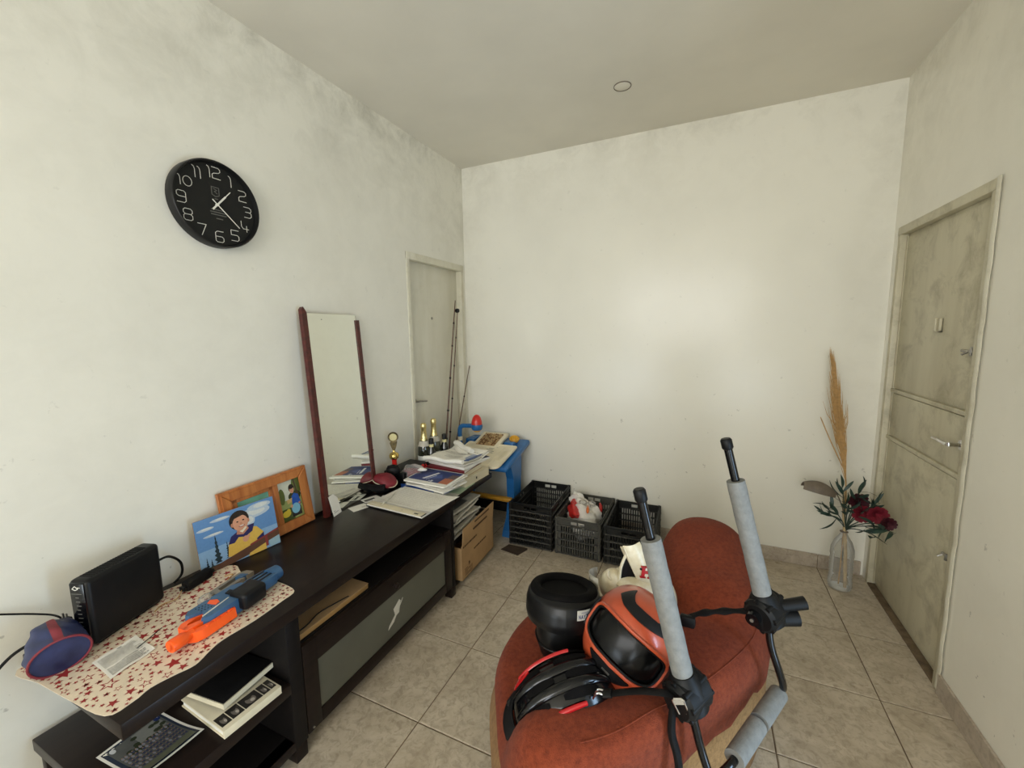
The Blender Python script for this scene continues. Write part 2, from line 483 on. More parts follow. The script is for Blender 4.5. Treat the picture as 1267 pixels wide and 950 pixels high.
    def sheet(self, fn, nu, nv, thick=0.0, mtx=None):
        """surface fn(u, v) -> point, u and v in 0..1; with thickness it becomes a closed slab along its normals"""
        P = [[Vector(fn(i / nu, j / nv)) for j in range(nv + 1)] for i in range(nu + 1)]
        idx = lambda i, j: i * (nv + 1) + j
        vs = [P[i][j] for i in range(nu + 1) for j in range(nv + 1)]
        fs = [(idx(i, j), idx(i + 1, j), idx(i + 1, j + 1), idx(i, j + 1)) for i in range(nu) for j in range(nv)]
        if thick:
            off = len(vs)
            low = []
            for i in range(nu + 1):
                for j in range(nv + 1):
                    du = P[min(i + 1, nu)][j] - P[max(i - 1, 0)][j]
                    dv = P[i][min(j + 1, nv)] - P[i][max(j - 1, 0)]
                    n = du.cross(dv)
                    n = n.normalized() if n.length > 1e-12 else Vector((0, 0, 1))
                    low.append(P[i][j] - n * thick)
            vs = vs + low
            fs += [tuple(off + k for k in reversed(f)) for f in fs[:nu * nv]]
            rim = [idx(i, 0) for i in range(nu)] + [idx(nu, j) for j in range(nv)] + [idx(i, nv) for i in range(nu, 0, -1)] + [idx(0, j) for j in range(nv, 0, -1)]
            m = len(rim)
            fs += [(rim[(k + 1) % m], rim[k], off + rim[k], off + rim[(k + 1) % m]) for k in range(m)]
        return self.add(vs, fs, mtx)
    def ribbon(self, pts, w, mtx=None, z=0.0, h=0.0):
        """flat stroke of width w along 2D points (local XY)"""
        for a, b in zip(pts[:-1], pts[1:]):
            a, b = Vector((a[0], a[1])), Vector((b[0], b[1]))
            d = b - a
            if d.length < 1e-9:
                continue
            d.normalize()
            n = Vector((-d.y, d.x)) * w / 2
            a2, b2 = a - d * w * 0.35, b + d * w * 0.35
            q = [a2 - n, b2 - n, b2 + n, a2 + n]
            self.prism([(p.x, p.y) for p in q], max(h, 0.0004), mtx, z)
        return self
    def mesh(self, name, material, smooth=True, angle=40):
        me = bpy.data.meshes.new(name)
        me.from_pydata(self.v, [], self.f)
        me.update()
        if material:
            me.materials.append(material)
        if smooth:
            for p in me.polygons:
                p.use_smooth = True
            me.set_sharp_from_angle(angle=math.radians(angle))
        return me
    def build(self, name, material, parent=None, loc=None, rot=None, smooth=True, angle=40, fix=False):
        me = self.mesh(name, material, smooth, angle)
        if fix:
            bm = bmesh.new()
            bm.from_mesh(me)
            bmesh.ops.recalc_face_normals(bm, faces=bm.faces)
            bm.to_mesh(me)
            bm.free()
        o = bpy.data.objects.new(name, me)
        COL.objects.link(o)
        if parent:
            o.parent = parent
        if loc:
            o.location = loc
        if rot:
            o.rotation_euler = rot
        return o

def tag(o, label, cat, group=None):
    o['label'] = label
    o['category'] = cat
    if group:
        o['group'] = group
    return o

def thing(name, label, cat, loc=(0, 0, 0), rot=(0, 0, 0), group=None):
    o = bpy.data.objects.new(name, None)
    o.empty_display_size = 0.05
    COL.objects.link(o)
    o.location = loc
    o.rotation_euler = rot
    return tag(o, label, cat, group)

def struct(o):
    o['kind'] = 'structure'
    return o

def frame(o, x, y, z=None):
    """4x4 matrix from an origin and two (or three) axis vectors"""
    x, y = Vector(x), Vector(y)
    z = Vector(z) if z is not None else x.cross(y)
    m = Matrix((x, y, z)).transposed().to_4x4()
    m.translation = Vector(o)
    return m

def ortho(fwd, up):
    """orthonormal axes (side, fwd, up')"""
    f = Vector(fwd).normalized()
    s = f.cross(Vector(up)).normalized()
    return s, f, s.cross(f).normalized()

def catmull(pts, n, closed=False):
    P = [Vector(p) for p in pts]
    out = []
    m = len(P)
    segs = m if closed else m - 1
    for i in range(segs):
        p1, p2 = P[i], P[(i + 1) % m]
        p0 = P[i - 1] if (closed or i > 0) else p1
        p3 = P[(i + 2) % m] if (closed or i + 2 < m) else p2
        for k in range(n):
            t = k / n
            out.append(0.5 * ((2 * p1) + (p2 - p0) * t + (2 * p0 - 5 * p1 + 4 * p2 - p3) * t * t + (3 * p1 - p0 - 3 * p2 + p3) * t ** 3))
    if not closed:
        out.append(P[-1])
    return out

def sheet_print(name, parent, polys, place, material, eps=0.0003):
    """flat print made of inked patches; place(u, v, lift) -> point"""
    vs, fs, cols = [], [], []
    for layer, (c, pts) in enumerate(polys):
        o = len(vs)
        for p in pts:
            vs.append(tuple(place(p[0], p[1], eps * (1 + layer * 0.25))))
        fs.append(tuple(range(o, o + len(pts))))
        cols.append(c)
    me = bpy.data.meshes.new(name)
    me.from_pydata(vs, [], fs)
    me.materials.append(material)
    at = me.color_attributes.new('ink', 'FLOAT_COLOR', 'CORNER')
    for p in me.polygons:
        for li in p.loop_indices:
            at.data[li].color = (*cols[p.index], 1)
    o = bpy.data.objects.new(name, me)
    COL.objects.link(o)
    if parent:
        o.parent = parent
    return o

def plane_place(origin, U, V):
    """u, v in 0..1 on a flat rectangle"""
    O, U, V = Vector(origin), Vector(U), Vector(V)
    n = U.cross(V).normalized()
    return lambda u, v, l: O + U * u + V * v + n * l

def rect(u0, u1, v0, v1):
    return [(u0, v0), (u1, v0), (u1, v1), (u0, v1)]

def disc(u, v, ru, rv, n=20, a0=0.0, a1=2 * PI):
    return [(u + ru * math.cos(a0 + (a1 - a0) * k / n), v + rv * math.sin(a0 + (a1 - a0) * k / n)) for k in range(n)]

def star(u, v, r, rot=0.0, inner=0.42, sx=1.0, sy=1.0):
    return [(u + sx * (r if k % 2 == 0 else r * inner) * math.cos(rot + PI * k / 5), v + sy * (r if k % 2 == 0 else r * inner) * math.sin(rot + PI * k / 5)) for k in range(10)]

def text_lines(u0, u1, v0, v1, rows, color, rng, fill=0.55, wob=0.25):
    """rows of small dark word marks, as body text reads from afar"""
    out = []
    dv = (v1 - v0) / rows
    for r in range(rows):
        v = v1 - (r + 0.5) * dv
        u = u0
        end = u1 - rng.random() * wob * (u1 - u0)
        while u < end:
            w = (0.03 + 0.07 * rng.random()) * (u1 - u0)
            out.append((color, rect(u, min(u + w, end), v - dv * fill / 2, v + dv * fill / 2)))
            u += w + 0.018 * (u1 - u0)
    return out

def text_obj(name, body, size, material, parent, mtx, depth=0.0):
    cu = bpy.data.curves.new(name, 'FONT')
    cu.body = body
    cu.size = size
    cu.align_x = 'CENTER'
    cu.align_y = 'CENTER'
    cu.extrude = depth
    tmp = bpy.data.objects.new(name + '_source', cu)
    COL.objects.link(tmp)
    dg = bpy.context.evaluated_depsgraph_get()
    me = bpy.data.meshes.new_from_object(tmp.evaluated_get(dg))
    bpy.data.objects.remove(tmp)
    bpy.data.curves.remove(cu)
    me.materials.clear()
    me.materials.append(material)
    me.transform(mtx)
    me.name = name
    o = bpy.data.objects.new(name, me)
    COL.objects.link(o)
    if parent:
        o.parent = parent
    return o

# ------------------------------------------------------------------ the room
def wall_panel(name, material, uv_range, openings, to_world, thick):
    """slab in (u, z) with rectangular openings cut out; to_world(u, z, d) with d = depth behind the room face"""
    us = sorted({uv_range[0], uv_range[1]} | {o[0] for o in openings} | {o[1] for o in openings})
    zs = sorted({0.0, H} | {o[2] for o in openings} | {o[3] for o in openings})
    us = [u for u in us if uv_range[0] <= u <= uv_range[1]]
    inside = lambda u, z: any(o[0] < u < o[1] and o[2] < z < o[3] for o in openings)
    solid = {(i, j): not inside((us[i] + us[i + 1]) / 2, (zs[j] + zs[j + 1]) / 2) for i in range(len(us) - 1) for j in range(len(zs) - 1)}
    mb = MB()
    for (i, j), s in solid.items():
        if not s:
            continue
        u0, u1, z0, z1 = us[i], us[i + 1], zs[j], zs[j + 1]
        for d in (0.0, thick):
            mb.add([to_world(u0, z0, d), to_world(u1, z0, d), to_world(u1, z1, d), to_world(u0, z1, d)], [(0, 1, 2, 3)])
        for di, dj, a, b in ((-1, 0, (u0, z0), (u0, z1)), (1, 0, (u1, z0), (u1, z1)), (0, -1, (u0, z0), (u1, z0)), (0, 1, (u0, z1), (u1, z1))):
            if not solid.get((i + di, j + dj), False):
                mb.add([to_world(*a, 0), to_world(*b, 0), to_world(*b, thick), to_world(*a, thick)], [(0, 1, 2, 3)])
    bm = bmesh.new()
    me = mb.mesh(name, material, smooth=False)
    bm.from_mesh(me)
    bmesh.ops.remove_doubles(bm, verts=bm.verts, dist=1e-5)
    bmesh.ops.recalc_face_normals(bm, faces=bm.faces)
    bm.to_mesh(me)
    bm.free()
    o = bpy.data.objects.new(name, me)
    COL.objects.link(o)
    return struct(o)

LD = (-0.722, -0.030, 0.0, 1.962)      # door opening in the left wall
RD = (-0.862, -0.058, 0.0, 1.945)      # door opening in the right wall
wall_panel('wall_left', M['wall_left'], (YF, 0.0), [LD], lambda u, z, d: (-d, u, z), 0.15)
wall_panel('wall_right', M['wall_right'], (YF, 0.0), [RD, DOORWAY], lambda u, z, d: (W + d, u, z), 0.15)
wall_panel('wall_back', M['wall_back'], (-0.15, W + 0.15), [], lambda u, z, d: (u, d, z), 0.15)
wall_panel('wall_front', M['wall_back'], (-0.15, W + 0.15), [WIN_A, WIN_B, WIN_C], lambda u, z, d: (u, YF - d, z), 0.15)
ceil = struct(MB().bx(-0.15, W + 0.15, YF - 0.15, 0.15, H, H + 0.12).build('ceiling', M['ceiling'], smooth=False))

# floor: grout bed with every tile on it
floor = struct(MB().bx(-0.15, W + 0.15, YF - 0.15, 0.15, -0.10, -0.0035).build('floor', M['grout'], smooth=False))
GX, GY, TS, GAP = 0.0139, -0.2027, 0.40, 0.0045
xs = [-0.02] + [GX + TS * k for k in range(0, 7)] + [W + 0.02]
ys = [0.02] + [GY - TS * k for k in range(0, 14)] + [YF - 0.02]
tile_cache = {}
for i in range(len(xs) - 1):
    for j in range(len(ys) - 1):
        w, d = xs[i + 1] - xs[i], ys[j] - ys[j + 1]
        if w < 0.04 or d < 0.04:
            continue
        key = (round(w, 3), round(d, 3))
        if key not in tile_cache:
            a, b = w / 2 - GAP / 2, d / 2 - GAP / 2
            e, h = 0.0025, 0.0
            vs = [(-a, -b, -0.009), (a, -b, -0.009), (a, b, -0.009), (-a, b, -0.009),
                  (-a, -b, -0.0015), (a, -b, -0.0015), (a, b, -0.0015), (-a, b, -0.0015),
                  (-a + e, -b + e, h), (a - e, -b + e, h), (a - e, b - e, h), (-a + e, b - e, h)]
            fs = [(3, 2, 1, 0), (8, 9, 10, 11)]
            for k in range(4):
                q = (k + 1) % 4
                fs += [(k, q, 4 + q, 4 + k), (4 + k, 4 + q, 8 + q, 8 + k)]
            tile_cache[key] = MB().add(vs, fs).mesh('tile', M['tile'], smooth=False)
        t = bpy.data.objects.new('tile', tile_cache[key])
        COL.objects.link(t)
        t.parent = floor
        t.location = ((xs[i] + xs[i + 1]) / 2, (ys[j] + ys[j + 1]) / 2, 0)
        t.rotation_euler = (0, 0, 0)

# skirting: a row of cut tiles along each wall
def skirting(name, cuts, place):
    base = struct(MB().box(*place(cuts[0], cuts[-1], 0.0, 0.078, 0.006)).build(name, M['grout'], smooth=False))
    for a, b in zip(cuts[:-1], cuts[1:]):
        c, s = place(a + 0.001, b - 0.001, 0.0, 0.085, 0.011)
        MB().box(c, s, None, 0.002, 1).build('skirting_tile', M['skirting'], base)
xc = [0.008] + [GX + TS * k for k in range(1, 7)] + [W - 0.012]
skirting('baseboard_back', xc, lambda a, b, z0, z1, t: (((a + b) / 2, -t / 2, (z0 + z1) / 2), (b - a, t, z1 - z0)))
rc = [RD[0] - 0.012] + [GY - TS * k for k in range(2, 5)] + [DOORWAY[1] + 0.0]
skirting('baseboard_right', rc, lambda a, b, z0, z1, t: ((W - t / 2, (a + b) / 2, (z0 + z1) / 2), (t, abs(b - a), z1 - z0)))
lc = [LD[0] - 0.02] + [GY - TS * k for k in range(2, 13)]
skirting('baseboard_left', lc, lambda a, b, z0, z1, t: ((t / 2, (a + b) / 2, (z0 + z1) / 2), (t, abs(b - a), z1 - z0)))

# door in the left wall, next to the back corner
y0, y1, _, zt = LD
d1 = struct(MB().bx(-0.075, -0.04, y0 + 0.03, y1 - 0.035, 0.006, zt - 0.045, 0.002).build('door_1', M['door_pale']))
tr = struct(MB().bx(-0.14, 0.006, y0, y0 + 0.032, 0, zt, 0.003).bx(-0.14, 0.006, y1 - 0.036, y1, 0, zt, 0.003)
            .bx(-0.14, 0.008, y0, y1, zt - 0.045, zt, 0.003).build('trim_1', M['frame_paint']))
hd = MB()
hd.lathe([(0.018, 0), (0.018, 0.006), (0.006, 0.008), (0.006, 0.035)], 16, frame((-0.04, y0 + 0.075, 0.985), (0, 1, 0), (0, 0, 1)))
hd.tube([(-0.006, y0 + 0.075, 0.985), (-0.004, y0 + 0.10, 0.985), (-0.006, y0 + 0.17, 0.975)], 0.0065, 8)
hd.build('door_handle', M['steel'], d1)
MB().lathe([(0.010, 0), (0.010, 0.003), (0.004, 0.004), (0.004, 0.001)], 14, frame((-0.04, (y0 + y1) / 2 - 0.03, 1.55), (0, 1, 0), (0, 0, 1))).build('peephole', M['steel'], d1)

# metal door in the right wall
y0, y1, _, zt = RD
DX = W + 0.022                                   # face of the door leaf
d2 = struct(MB().bx(DX + 0.006, DX + 0.045, y0 + 0.035, y1 - 0.03, 0.012, zt - 0.04, 0.002).build('door_2', M['door_grey']))
for za, zb in ((1.125, zt - 0.055), (0.875, 1.095), (0.03, 0.845)):
    MB().bx(DX, DX + 0.012, y0 + 0.05, y1 - 0.045, za, zb, 0.004).build('panel', M['door_grey'], d2)
for z in (1.11, 0.86):
    MB().bx(DX - 0.007, DX + 0.012, y0 + 0.037, y1 - 0.032, z - 0.011, z + 0.009, 0.004).build('rail', M['door_grey'], d2)
MB().bx(DX - 0.002, DX + 0.01, y1 - 0.048, y1 - 0.034, 0.02, zt - 0.05, 0.003).build('stile', M['door_grey'], d2)
MB().bx(DX - 0.002, DX + 0.01, y0 + 0.038, y0 + 0.052, 0.02, zt - 0.05, 0.003).build('stile', M['door_grey'], d2)
hm = MB()
hm.lathe([(0.021, 0), (0.021, 0.005), (0.008, 0.008), (0.008, 0.04)], 18, frame((DX, y0 + 0.085, 0.985), (0, -1, 0), (0, 0, 1)))
hm.tube([(DX - 0.042, y0 + 0.085, 0.985), (DX - 0.046, y0 + 0.105, 0.985), (DX - 0.046, y0 + 0.16, 0.989), (DX - 0.043, y0 + 0.20, 0.985)], [0.008, 0.008, 0.0065, 0.006], 8)
hm.build('door_handle', M['chrome'], d2)
pm = MB()
pm.bx(DX - 0.004, DX, -0.535, -0.49, 1.415, 1.475, 0.001)
pm.bx(DX - 0.012, DX, -0.535, -0.527, 1.415, 1.475, 0.001).bx(DX - 0.012, DX, -0.498, -0.49, 1.415, 1.475, 0.001).bx(DX - 0.012, DX, -0.535, -0.49, 1.415, 1.422, 0.001)
pm.build('peep_hatch', M['door_grey'], d2)
def latch(z, s):
    mb = MB()
    mb.bx(DX - 0.006, DX + 0.001, y0 + 0.045, y0 + 0.045 + 0.055 * s, z - 0.018, z + 0.018, 0.002)
    mb.tube([(DX - 0.014, y0 + 0.012, z), (DX - 0.014, y0 + 0.045 + 0.085 * s, z + 0.002)], 0.006, 8)
    mb.bx(DX - 0.022, DX - 0.004, y0 + 0.055, y0 + 0.067, z - 0.014, z + 0.014, 0.002)
    mb.tube([(DX - 0.014, y0 + 0.09, z), (DX - 0.032, y0 + 0.09, z - 0.012)], 0.004, 8)
    mb.build('bolt_latch', M['steel'], d2)
latch(1.345, 1.0)
latch(0.535, 0.6)
for z in (1.70, 1.02, 0.25):
    MB().cyl((W + 0.012, y1 - 0.018, z - 0.045), (W + 0.012, y1 - 0.018, z - 0.002), 0.008, None, 10).cyl((W + 0.012, y1 - 0.018, z + 0.002), (W + 0.012, y1 - 0.018, z + 0.045), 0.008, None, 10).build('hinge', M['frame_paint'], d2)
trim2 = MB()
trim2.bx(W - 0.004, W + 0.14, y0, y0 + 0.036, 0, zt, 0.003).bx(W - 0.004, W + 0.14, y1 - 0.032, y1, 0, zt, 0.003).bx(W - 0.006, W + 0.14, y0, y1, zt - 0.04, zt, 0.003)
struct(trim2.build('trim_2', M['door_grey']))
rng = random.Random(5)
def plaster_edge(u, v):
    z = 0.02 + u * (zt - 0.02)
    w = 0.020 + 0.0012 * math.sin(z * 23) + 0.0010 * math.sin(z * 61)
    return (W - 0.0045 - 0.003 * math.sin(v * PI) - 0.001 * math.sin(z * 37), y0 + 0.002 - v * w, z)
struct(MB().sheet(plaster_edge, 60, 4, 0.004).build('trim_3', M['frame_paint'], fix=True))
MB_sill = struct(MB().bx(W - 0.002, W + 0.15, y0 + 0.03, y1 - 0.03, -0.003, 0.010, 0.002).build('trim_4', M['sill']))

# window frames in the wall behind the camera
for k, (a, b, za, zb) in enumerate((WIN_A, WIN_B, WIN_C)):
    fr = MB()
    t = 0.035
    fr.bx(a, a + t, YF - 0.09, YF - 0.04, za, zb, 0.003).bx(b - t, b, YF - 0.09, YF - 0.04, za, zb, 0.003)
    fr.bx(a, b, YF - 0.09, YF - 0.04, za, za + t, 0.003).bx(a, b, YF - 0.09, YF - 0.04, zb - t, zb, 0.003)
    struct(fr.build('window_%d' % (k + 1), M['frame_paint']))

# round blanking cover in the ceiling
cv = thing('ceiling_cover', 'small round painted blanking cover in the ceiling', 'ceiling cover', (1.307, -0.564, H))
MB().lathe([(0.0, -0.003), (0.038, -0.003), (0.041, -0.001), (0.041, 0.0)], 32).build('cover_plate', M['ceiling'], cv)
MB().lathe([(0.0418, 0.0), (0.0418, -0.0035), (0.0440, -0.0035), (0.0440, 0.0)], 32).build('rim', M['pod'], cv, fix=True)

# ------------------------------------------------------------------ wall clock
CK = frame((0.0, -1.866, 1.942), (0, 1, 0), (0, 0, 1))      # local x = right, y = up, z = out of the wall
ck = thing('wall_clock', 'round black wall clock with thin white outline numerals on left wall', 'clock', (0, 0, 0))
ck.matrix_world = CK
R0 = 0.158
MB().lathe([(0.0, 0.0), (R0 - 0.006, 0.0), (R0, 0.004), (R0, 0.040), (R0 - 0.003, 0.045), (R0 - 0.007, 0.045), (R0 - 0.010, 0.030), (R0 - 0.011, 0.024), (0.0, 0.024)], 64).build('case', M['clock_case'], ck)
MB().lathe([(0.0, 0.0255), (R0 - 0.0115, 0.0255), (R0 - 0.0115, 0.0242)], 64).build('dial', M['clock_face'], ck)
STROKES = {
    '0': [[(.5 + .5 * math.cos(a), .5 + .5 * math.sin(a)) for a in [2 * PI * k / 20 for k in range(21)]]],
    '1': [[(0.15, 1.0), (0.45, 0.92), (0.6, 0.7), (0.6, 0.0)]],
    '2': [[(0, 1), (.8, 1), (1, .88), (1, .68), (.8, .56), (.2, .46), (0, .34), (0, 0), (1, 0)]],
    '3': [[(0, 1), (.75, 1), (1, .86), (1, .64), (.8, .53), (.2, .53)], [(.8, .53), (1, .42), (1, .14), (.75, 0), (0, 0)]],
    '4': [[(0, 1), (.02, .5), (.25, .28), (1, .28)], [(.72, .6), (.72, 0)]],
    '5': [[(1, 1), (0, 1), (0, .55), (.8, .55), (1, .42), (1, .12), (.8, 0), (0, 0)]],
    '6': [[(1, 1), (.25, 1), (0, .85), (0, .12), (.2, 0), (.8, 0), (1, .12), (1, .4), (.8, .52), (0, .52)]],
    '7': [[(0, 1), (1, 1), (.4, 0)]],
    '8': [[(.2, 1), (.8, 1), (1, .88), (1, .64), (.8, .52), (.2, .52), (0, .64), (0, .88), (.2, 1)], [(.2, .52), (0, .4), (0, .12), (.2, 0), (.8, 0), (1, .12), (1, .4), (.8, .52)]],
    '9': [[(1, .5), (.2, .5), (0, .62), (0, .88), (.2, 1), (.8, 1), (1, .88), (1, .15), (.8, 0), (0, 0)]],
}
for h in range(1, 13):
    a = math.radians(90 - 30 * h)
    cx, cy = 0.119 * math.cos(a), 0.117 * math.sin(a)
    s = str(h)
    dw, dh, gap = 0.029, 0.040, 0.005
    if h == 10:
        dh = 0.034
    mb = MB()
    tot = sum((dw * (0.45 if c == '1' else 1.0)) for c in s) + gap * (len(s) - 1)
    x = cx - tot / 2
    for c in s:
        w = dw * (0.45 if c == '1' else 1.0)
        for st in STROKES[c]:
            pts = [(x + (p[0] if c != '1' else (p[0] - 0.1) * 1.4) * w, cy - dh / 2 + p[1] * dh) for p in st]
            mb.ribbon(pts, 0.0021, None, 0.0256, 0.0005)
        x += w + gap
    mb.build('numeral', M['white_paint'], ck, smooth=False)
def hand(name, ang, l, tail, w0, w1, z):
    d = Vector((math.sin(ang), math.cos(ang)))
    n = Vector((d.y, -d.x))
    q = [-d * tail + n * w0 / 2, d * l + n * w1 / 2, d * l - n * w1 / 2, -d * tail - n * w0 / 2]
    return MB().prism([(p.x, p.y) for p in q][::-1], 0.0008, None, z).build(name, M['white_paint'], ck, smooth=False)
hh = hand('hour_hand', math.radians(42), 0.050, 0.026, 0.0062, 0.0062, 0.0300)
hand('hour_hand_tip', math.radians(42), 0.080, 0.0, 0.0034, 0.0028, 0.0298)
hand('minute_hand', math.radians(133), 0.104, 0.024, 0.0038, 0.0028, 0.0325)
MB().lathe([(0.005, 0.0255), (0.005, 0.034), (0.0, 0.0345)], 14).build('hand_pin', M['white_paint'], ck)
lg = MB()
lg.ribbon([(-0.013, 0.064), (0.013, 0.064), (0.013, 0.036), (0, 0.030), (-0.013, 0.036), (-0.013, 0.064)], 0.003, None, 0.0256, 0.0004)
lg.ribbon([(-0.006, 0.058), (0.006, 0.054), (-0.004, 0.048), (0.006, 0.042)], 0.0028, None, 0.0256, 0.0004)
lg.ribbon([(-0.004, 0.022), (0.006, 0.022)], 0.003, None, 0.0256, 0.0004)
lg.build('emblem', M['grey_paint'], ck, smooth=False)
for v, a, b in ((-0.018, -0.02, 0.026), (-0.027, -0.024, 0.030), (-0.036, -0.022, 0.032), (-0.050, -0.004, 0.018)):
    lm = MB()
    u = a
    rg = random.Random(int(1000 - v * 1000))
    while u < b:
        w = 0.004 + 0.006 * rg.random()
        lm.ribbon([(u, v), (min(u + w, b), v)], 0.0034, None, 0.0256, 0.0004)
        u += w + 0.0022
    lm.build('printed_line', M['grey_paint'], ck, smooth=False)

# ------------------------------------------------------------------ long dark console (tv bench)
CX, CT = 0.535, 0.562        # front plane and top height
CY0, CYM, CY1 = -2.515, -2.06, -1.085
con = thing('tv_console', 'long dark espresso media console against left wall with drop-down glass door', 'console', (0, 0, 0))
MB().bx(0.012, CX + 0.012, CY0, CY1 - 0.005, CT - 0.042, CT, 0.003).build('tabletop', M['espresso'], con)
MB().bx(0.02, CX, CYM - 0.035, CYM + 0.015, 0.055, CT - 0.042, 0.002).build('divider_panel', M['espresso_inner'], con)
MB().bx(0.02, CX, CY1 - 0.035, CY1 - 0.005, 0.055, CT - 0.042, 0.002).build('end_panel', M['espresso_inner'], con)
MB().bx(0.02, CX + 0.005, CY0 - 0.012, CYM - 0.035, 0.268, 0.305, 0.003).build('shelf', M['espresso'], con)
MB().bx(0.02, CX, CY0, CYM - 0.035, 0.055, 0.085, 0.003).build('shelf', M['espresso_inner'], con)
MB().bx(0.02, CX - 0.03, CYM + 0.015, CY1 - 0.035, 0.055, 0.08, 0.002).build('bottom_board', M['espresso_inner'], con)
MB().bx(0.02, CX - 0.022, CYM + 0.015, CY1 - 0.035, 0.378, 0.396, 0.002).build('shelf', M['espresso_inner'], con)
MB().bx(0.012, 0.02, -2.33, CY1 - 0.005, 0.06, CT - 0.042).build('back_panel', M['espresso_inner'], con, smooth=False)
MB().bx(CX - 0.045, CX + 0.002, CY0, CYM - 0.035, 0.055, 0.085, 0.002).build('front_rail', M['espresso'], con)
MB().bx(0.02, 0.05, CY0, CY0 + 0.03, 0.0, 0.268, 0.002).build('leg', M['espresso'], con)
MB().bx(CX - 0.04, CX - 0.005, CY0, CY0 + 0.03, 0.0, 0.268, 0.002).build('leg', M['espresso'], con)
for yy in (CYM - 0.035, CY1 - 0.05):
    for xx in (0.03, CX - 0.045):
        MB().bx(xx, xx + 0.045, yy, yy + 0.045, 0.0, 0.056, 0.003).build('foot', M['espresso'], con)
dr = MB()
a, b, z0, z1 = CYM + 0.018, CY1 - 0.037, 0.062, 0.394
fw, fz = 0.058, 0.050
dr.bx(CX - 0.02, CX, a, a + fw, z0, z1, 0.002).bx(CX - 0.02, CX, b - fw, b, z0, z1, 0.002)
dr.bx(CX - 0.02, CX, a + fw, b - fw, z0, z0 + fz, 0.002).bx(CX - 0.02, CX, a + fw, b - fw, z1 - 0.088, z1, 0.002)
door = dr.build('door', M['espresso'], con)
MB().bx(CX - 0.014, CX - 0.008, a + fw - 0.004, b - fw + 0.004, z0 + fz - 0.004, z1 - 0.084).build('glass_pane', M['frosted'], door, smooth=False)
MB().lathe([(0.007, 0), (0.006, 0.010), (0.014, 0.016), (0.015, 0.022), (0.010, 0.027), (0.0, 0.028)], 18, frame((CX, -1.585, z1 - 0.045), (0, 1, 0), (0, 0, 1))).build('knob', M['espresso'], door)
st = frame((CX - 0.0078, -1.600, 0.195), (0, 0.8, 0), (0, 0, 0.8))
MB().prism([(0.02, 0.045), (0.07, 0.075), (0.082, 0.06), (0.075, 0.045), (0.10, 0.07), (0.102, 0.064), (0.072, 0.03), (0.065, 0.0), (0.04, -0.005), (0.02, -0.03), (-0.03, -0.05), (-0.02, -0.03), (0.01, -0.008), (0.03, 0.006)][::-1], 0.0004, st).build('torn_sticker', M['marble_white'], door, smooth=False, fix=True)
MB().lathe([(0.004, 0), (0.004, 0.003), (0, 0.004)], 10, frame((CX, a + 0.02, z0 + 0.012), (0, 1, 0), (0, 0, 1))).build('screw', M['steel'], door)

# brown card box pushed into the slot above the console door
bc = thing('flat_brown_box', 'flat brown cardboard box slid into the slot above the console door', 'box', (0, 0, 0))
MB().bx(0.08, CX - 0.03, CYM + 0.022, -1.70, 0.397, 0.418, 0.003).build('carton', M['cardboard_dark'], bc)
MB().bx(CX - 0.12, CX - 0.028, CYM + 0.022, -1.70, 0.418, 0.4195).build('flap', M['cardboard'], bc, smooth=False)
tag(MB().tube(catmull([(CX - 0.03, CYM + 0.022, 0.435), (CX - 0.045, -1.98, 0.424), (CX - 0.06, -1.92, 0.423), (CX - 0.05, -1.86, 0.423), (CX - 0.035, -1.80, 0.4225)], 6), 0.0022, 6).build('thin_wire', M['rubber']), 'thin black wire lying across the brown box in the console slot', 'wire')

# ------------------------------------------------------------------ second dark unit beyond the console
UX, UT, UY0, UY1 = 0.495, 0.522, -1.082, -0.555
un = thing('shelf_unit', 'dark open shelf unit at the far end of the console, piled with papers', 'shelf', (0, 0, 0))
MB().bx(0.012, UX, UY0, UY1, UT - 0.032, UT, 0.003).build('tabletop', M['espresso'], un)
MB().bx(0.02, UX - 0.005, UY0, UY0 + 0.024, 0.03, UT - 0.032, 0.002).build('end_panel', M['espresso'], un)
MB().bx(0.02, UX - 0.01, UY0 + 0.024, UY1, 0.235, 0.262, 0.002).build('shelf', M['espresso_inner'], un)
MB().bx(0.02, UX + 0.01, UY0, UY1 - 0.02, 0.012, 0.04, 0.002).build('bottom_board', M['espresso'], un)
MB().bx(0.012, 0.02, UY0, UY1, 0.03, UT - 0.032).build('back_panel', M['espresso_inner'], un, smooth=False)
MB().bx(0.02, 0.06, UY1 - 0.03, UY1, 0.0, UT - 0.032, 0.002).build('leg', M['espresso'], un)
for (xx, yy) in ((0.03, UY0 + 0.004), (UX - 0.05, UY0 + 0.004), (UX - 0.05, UY1 - 0.07)):
    MB().bx(xx, xx + 0.04, yy, yy + 0.04, 0.0, 0.013).build('foot', M['espresso'], un, smooth=False)

# ------------------------------------------------------------------ things on the console
T0 = CT + 0.0002
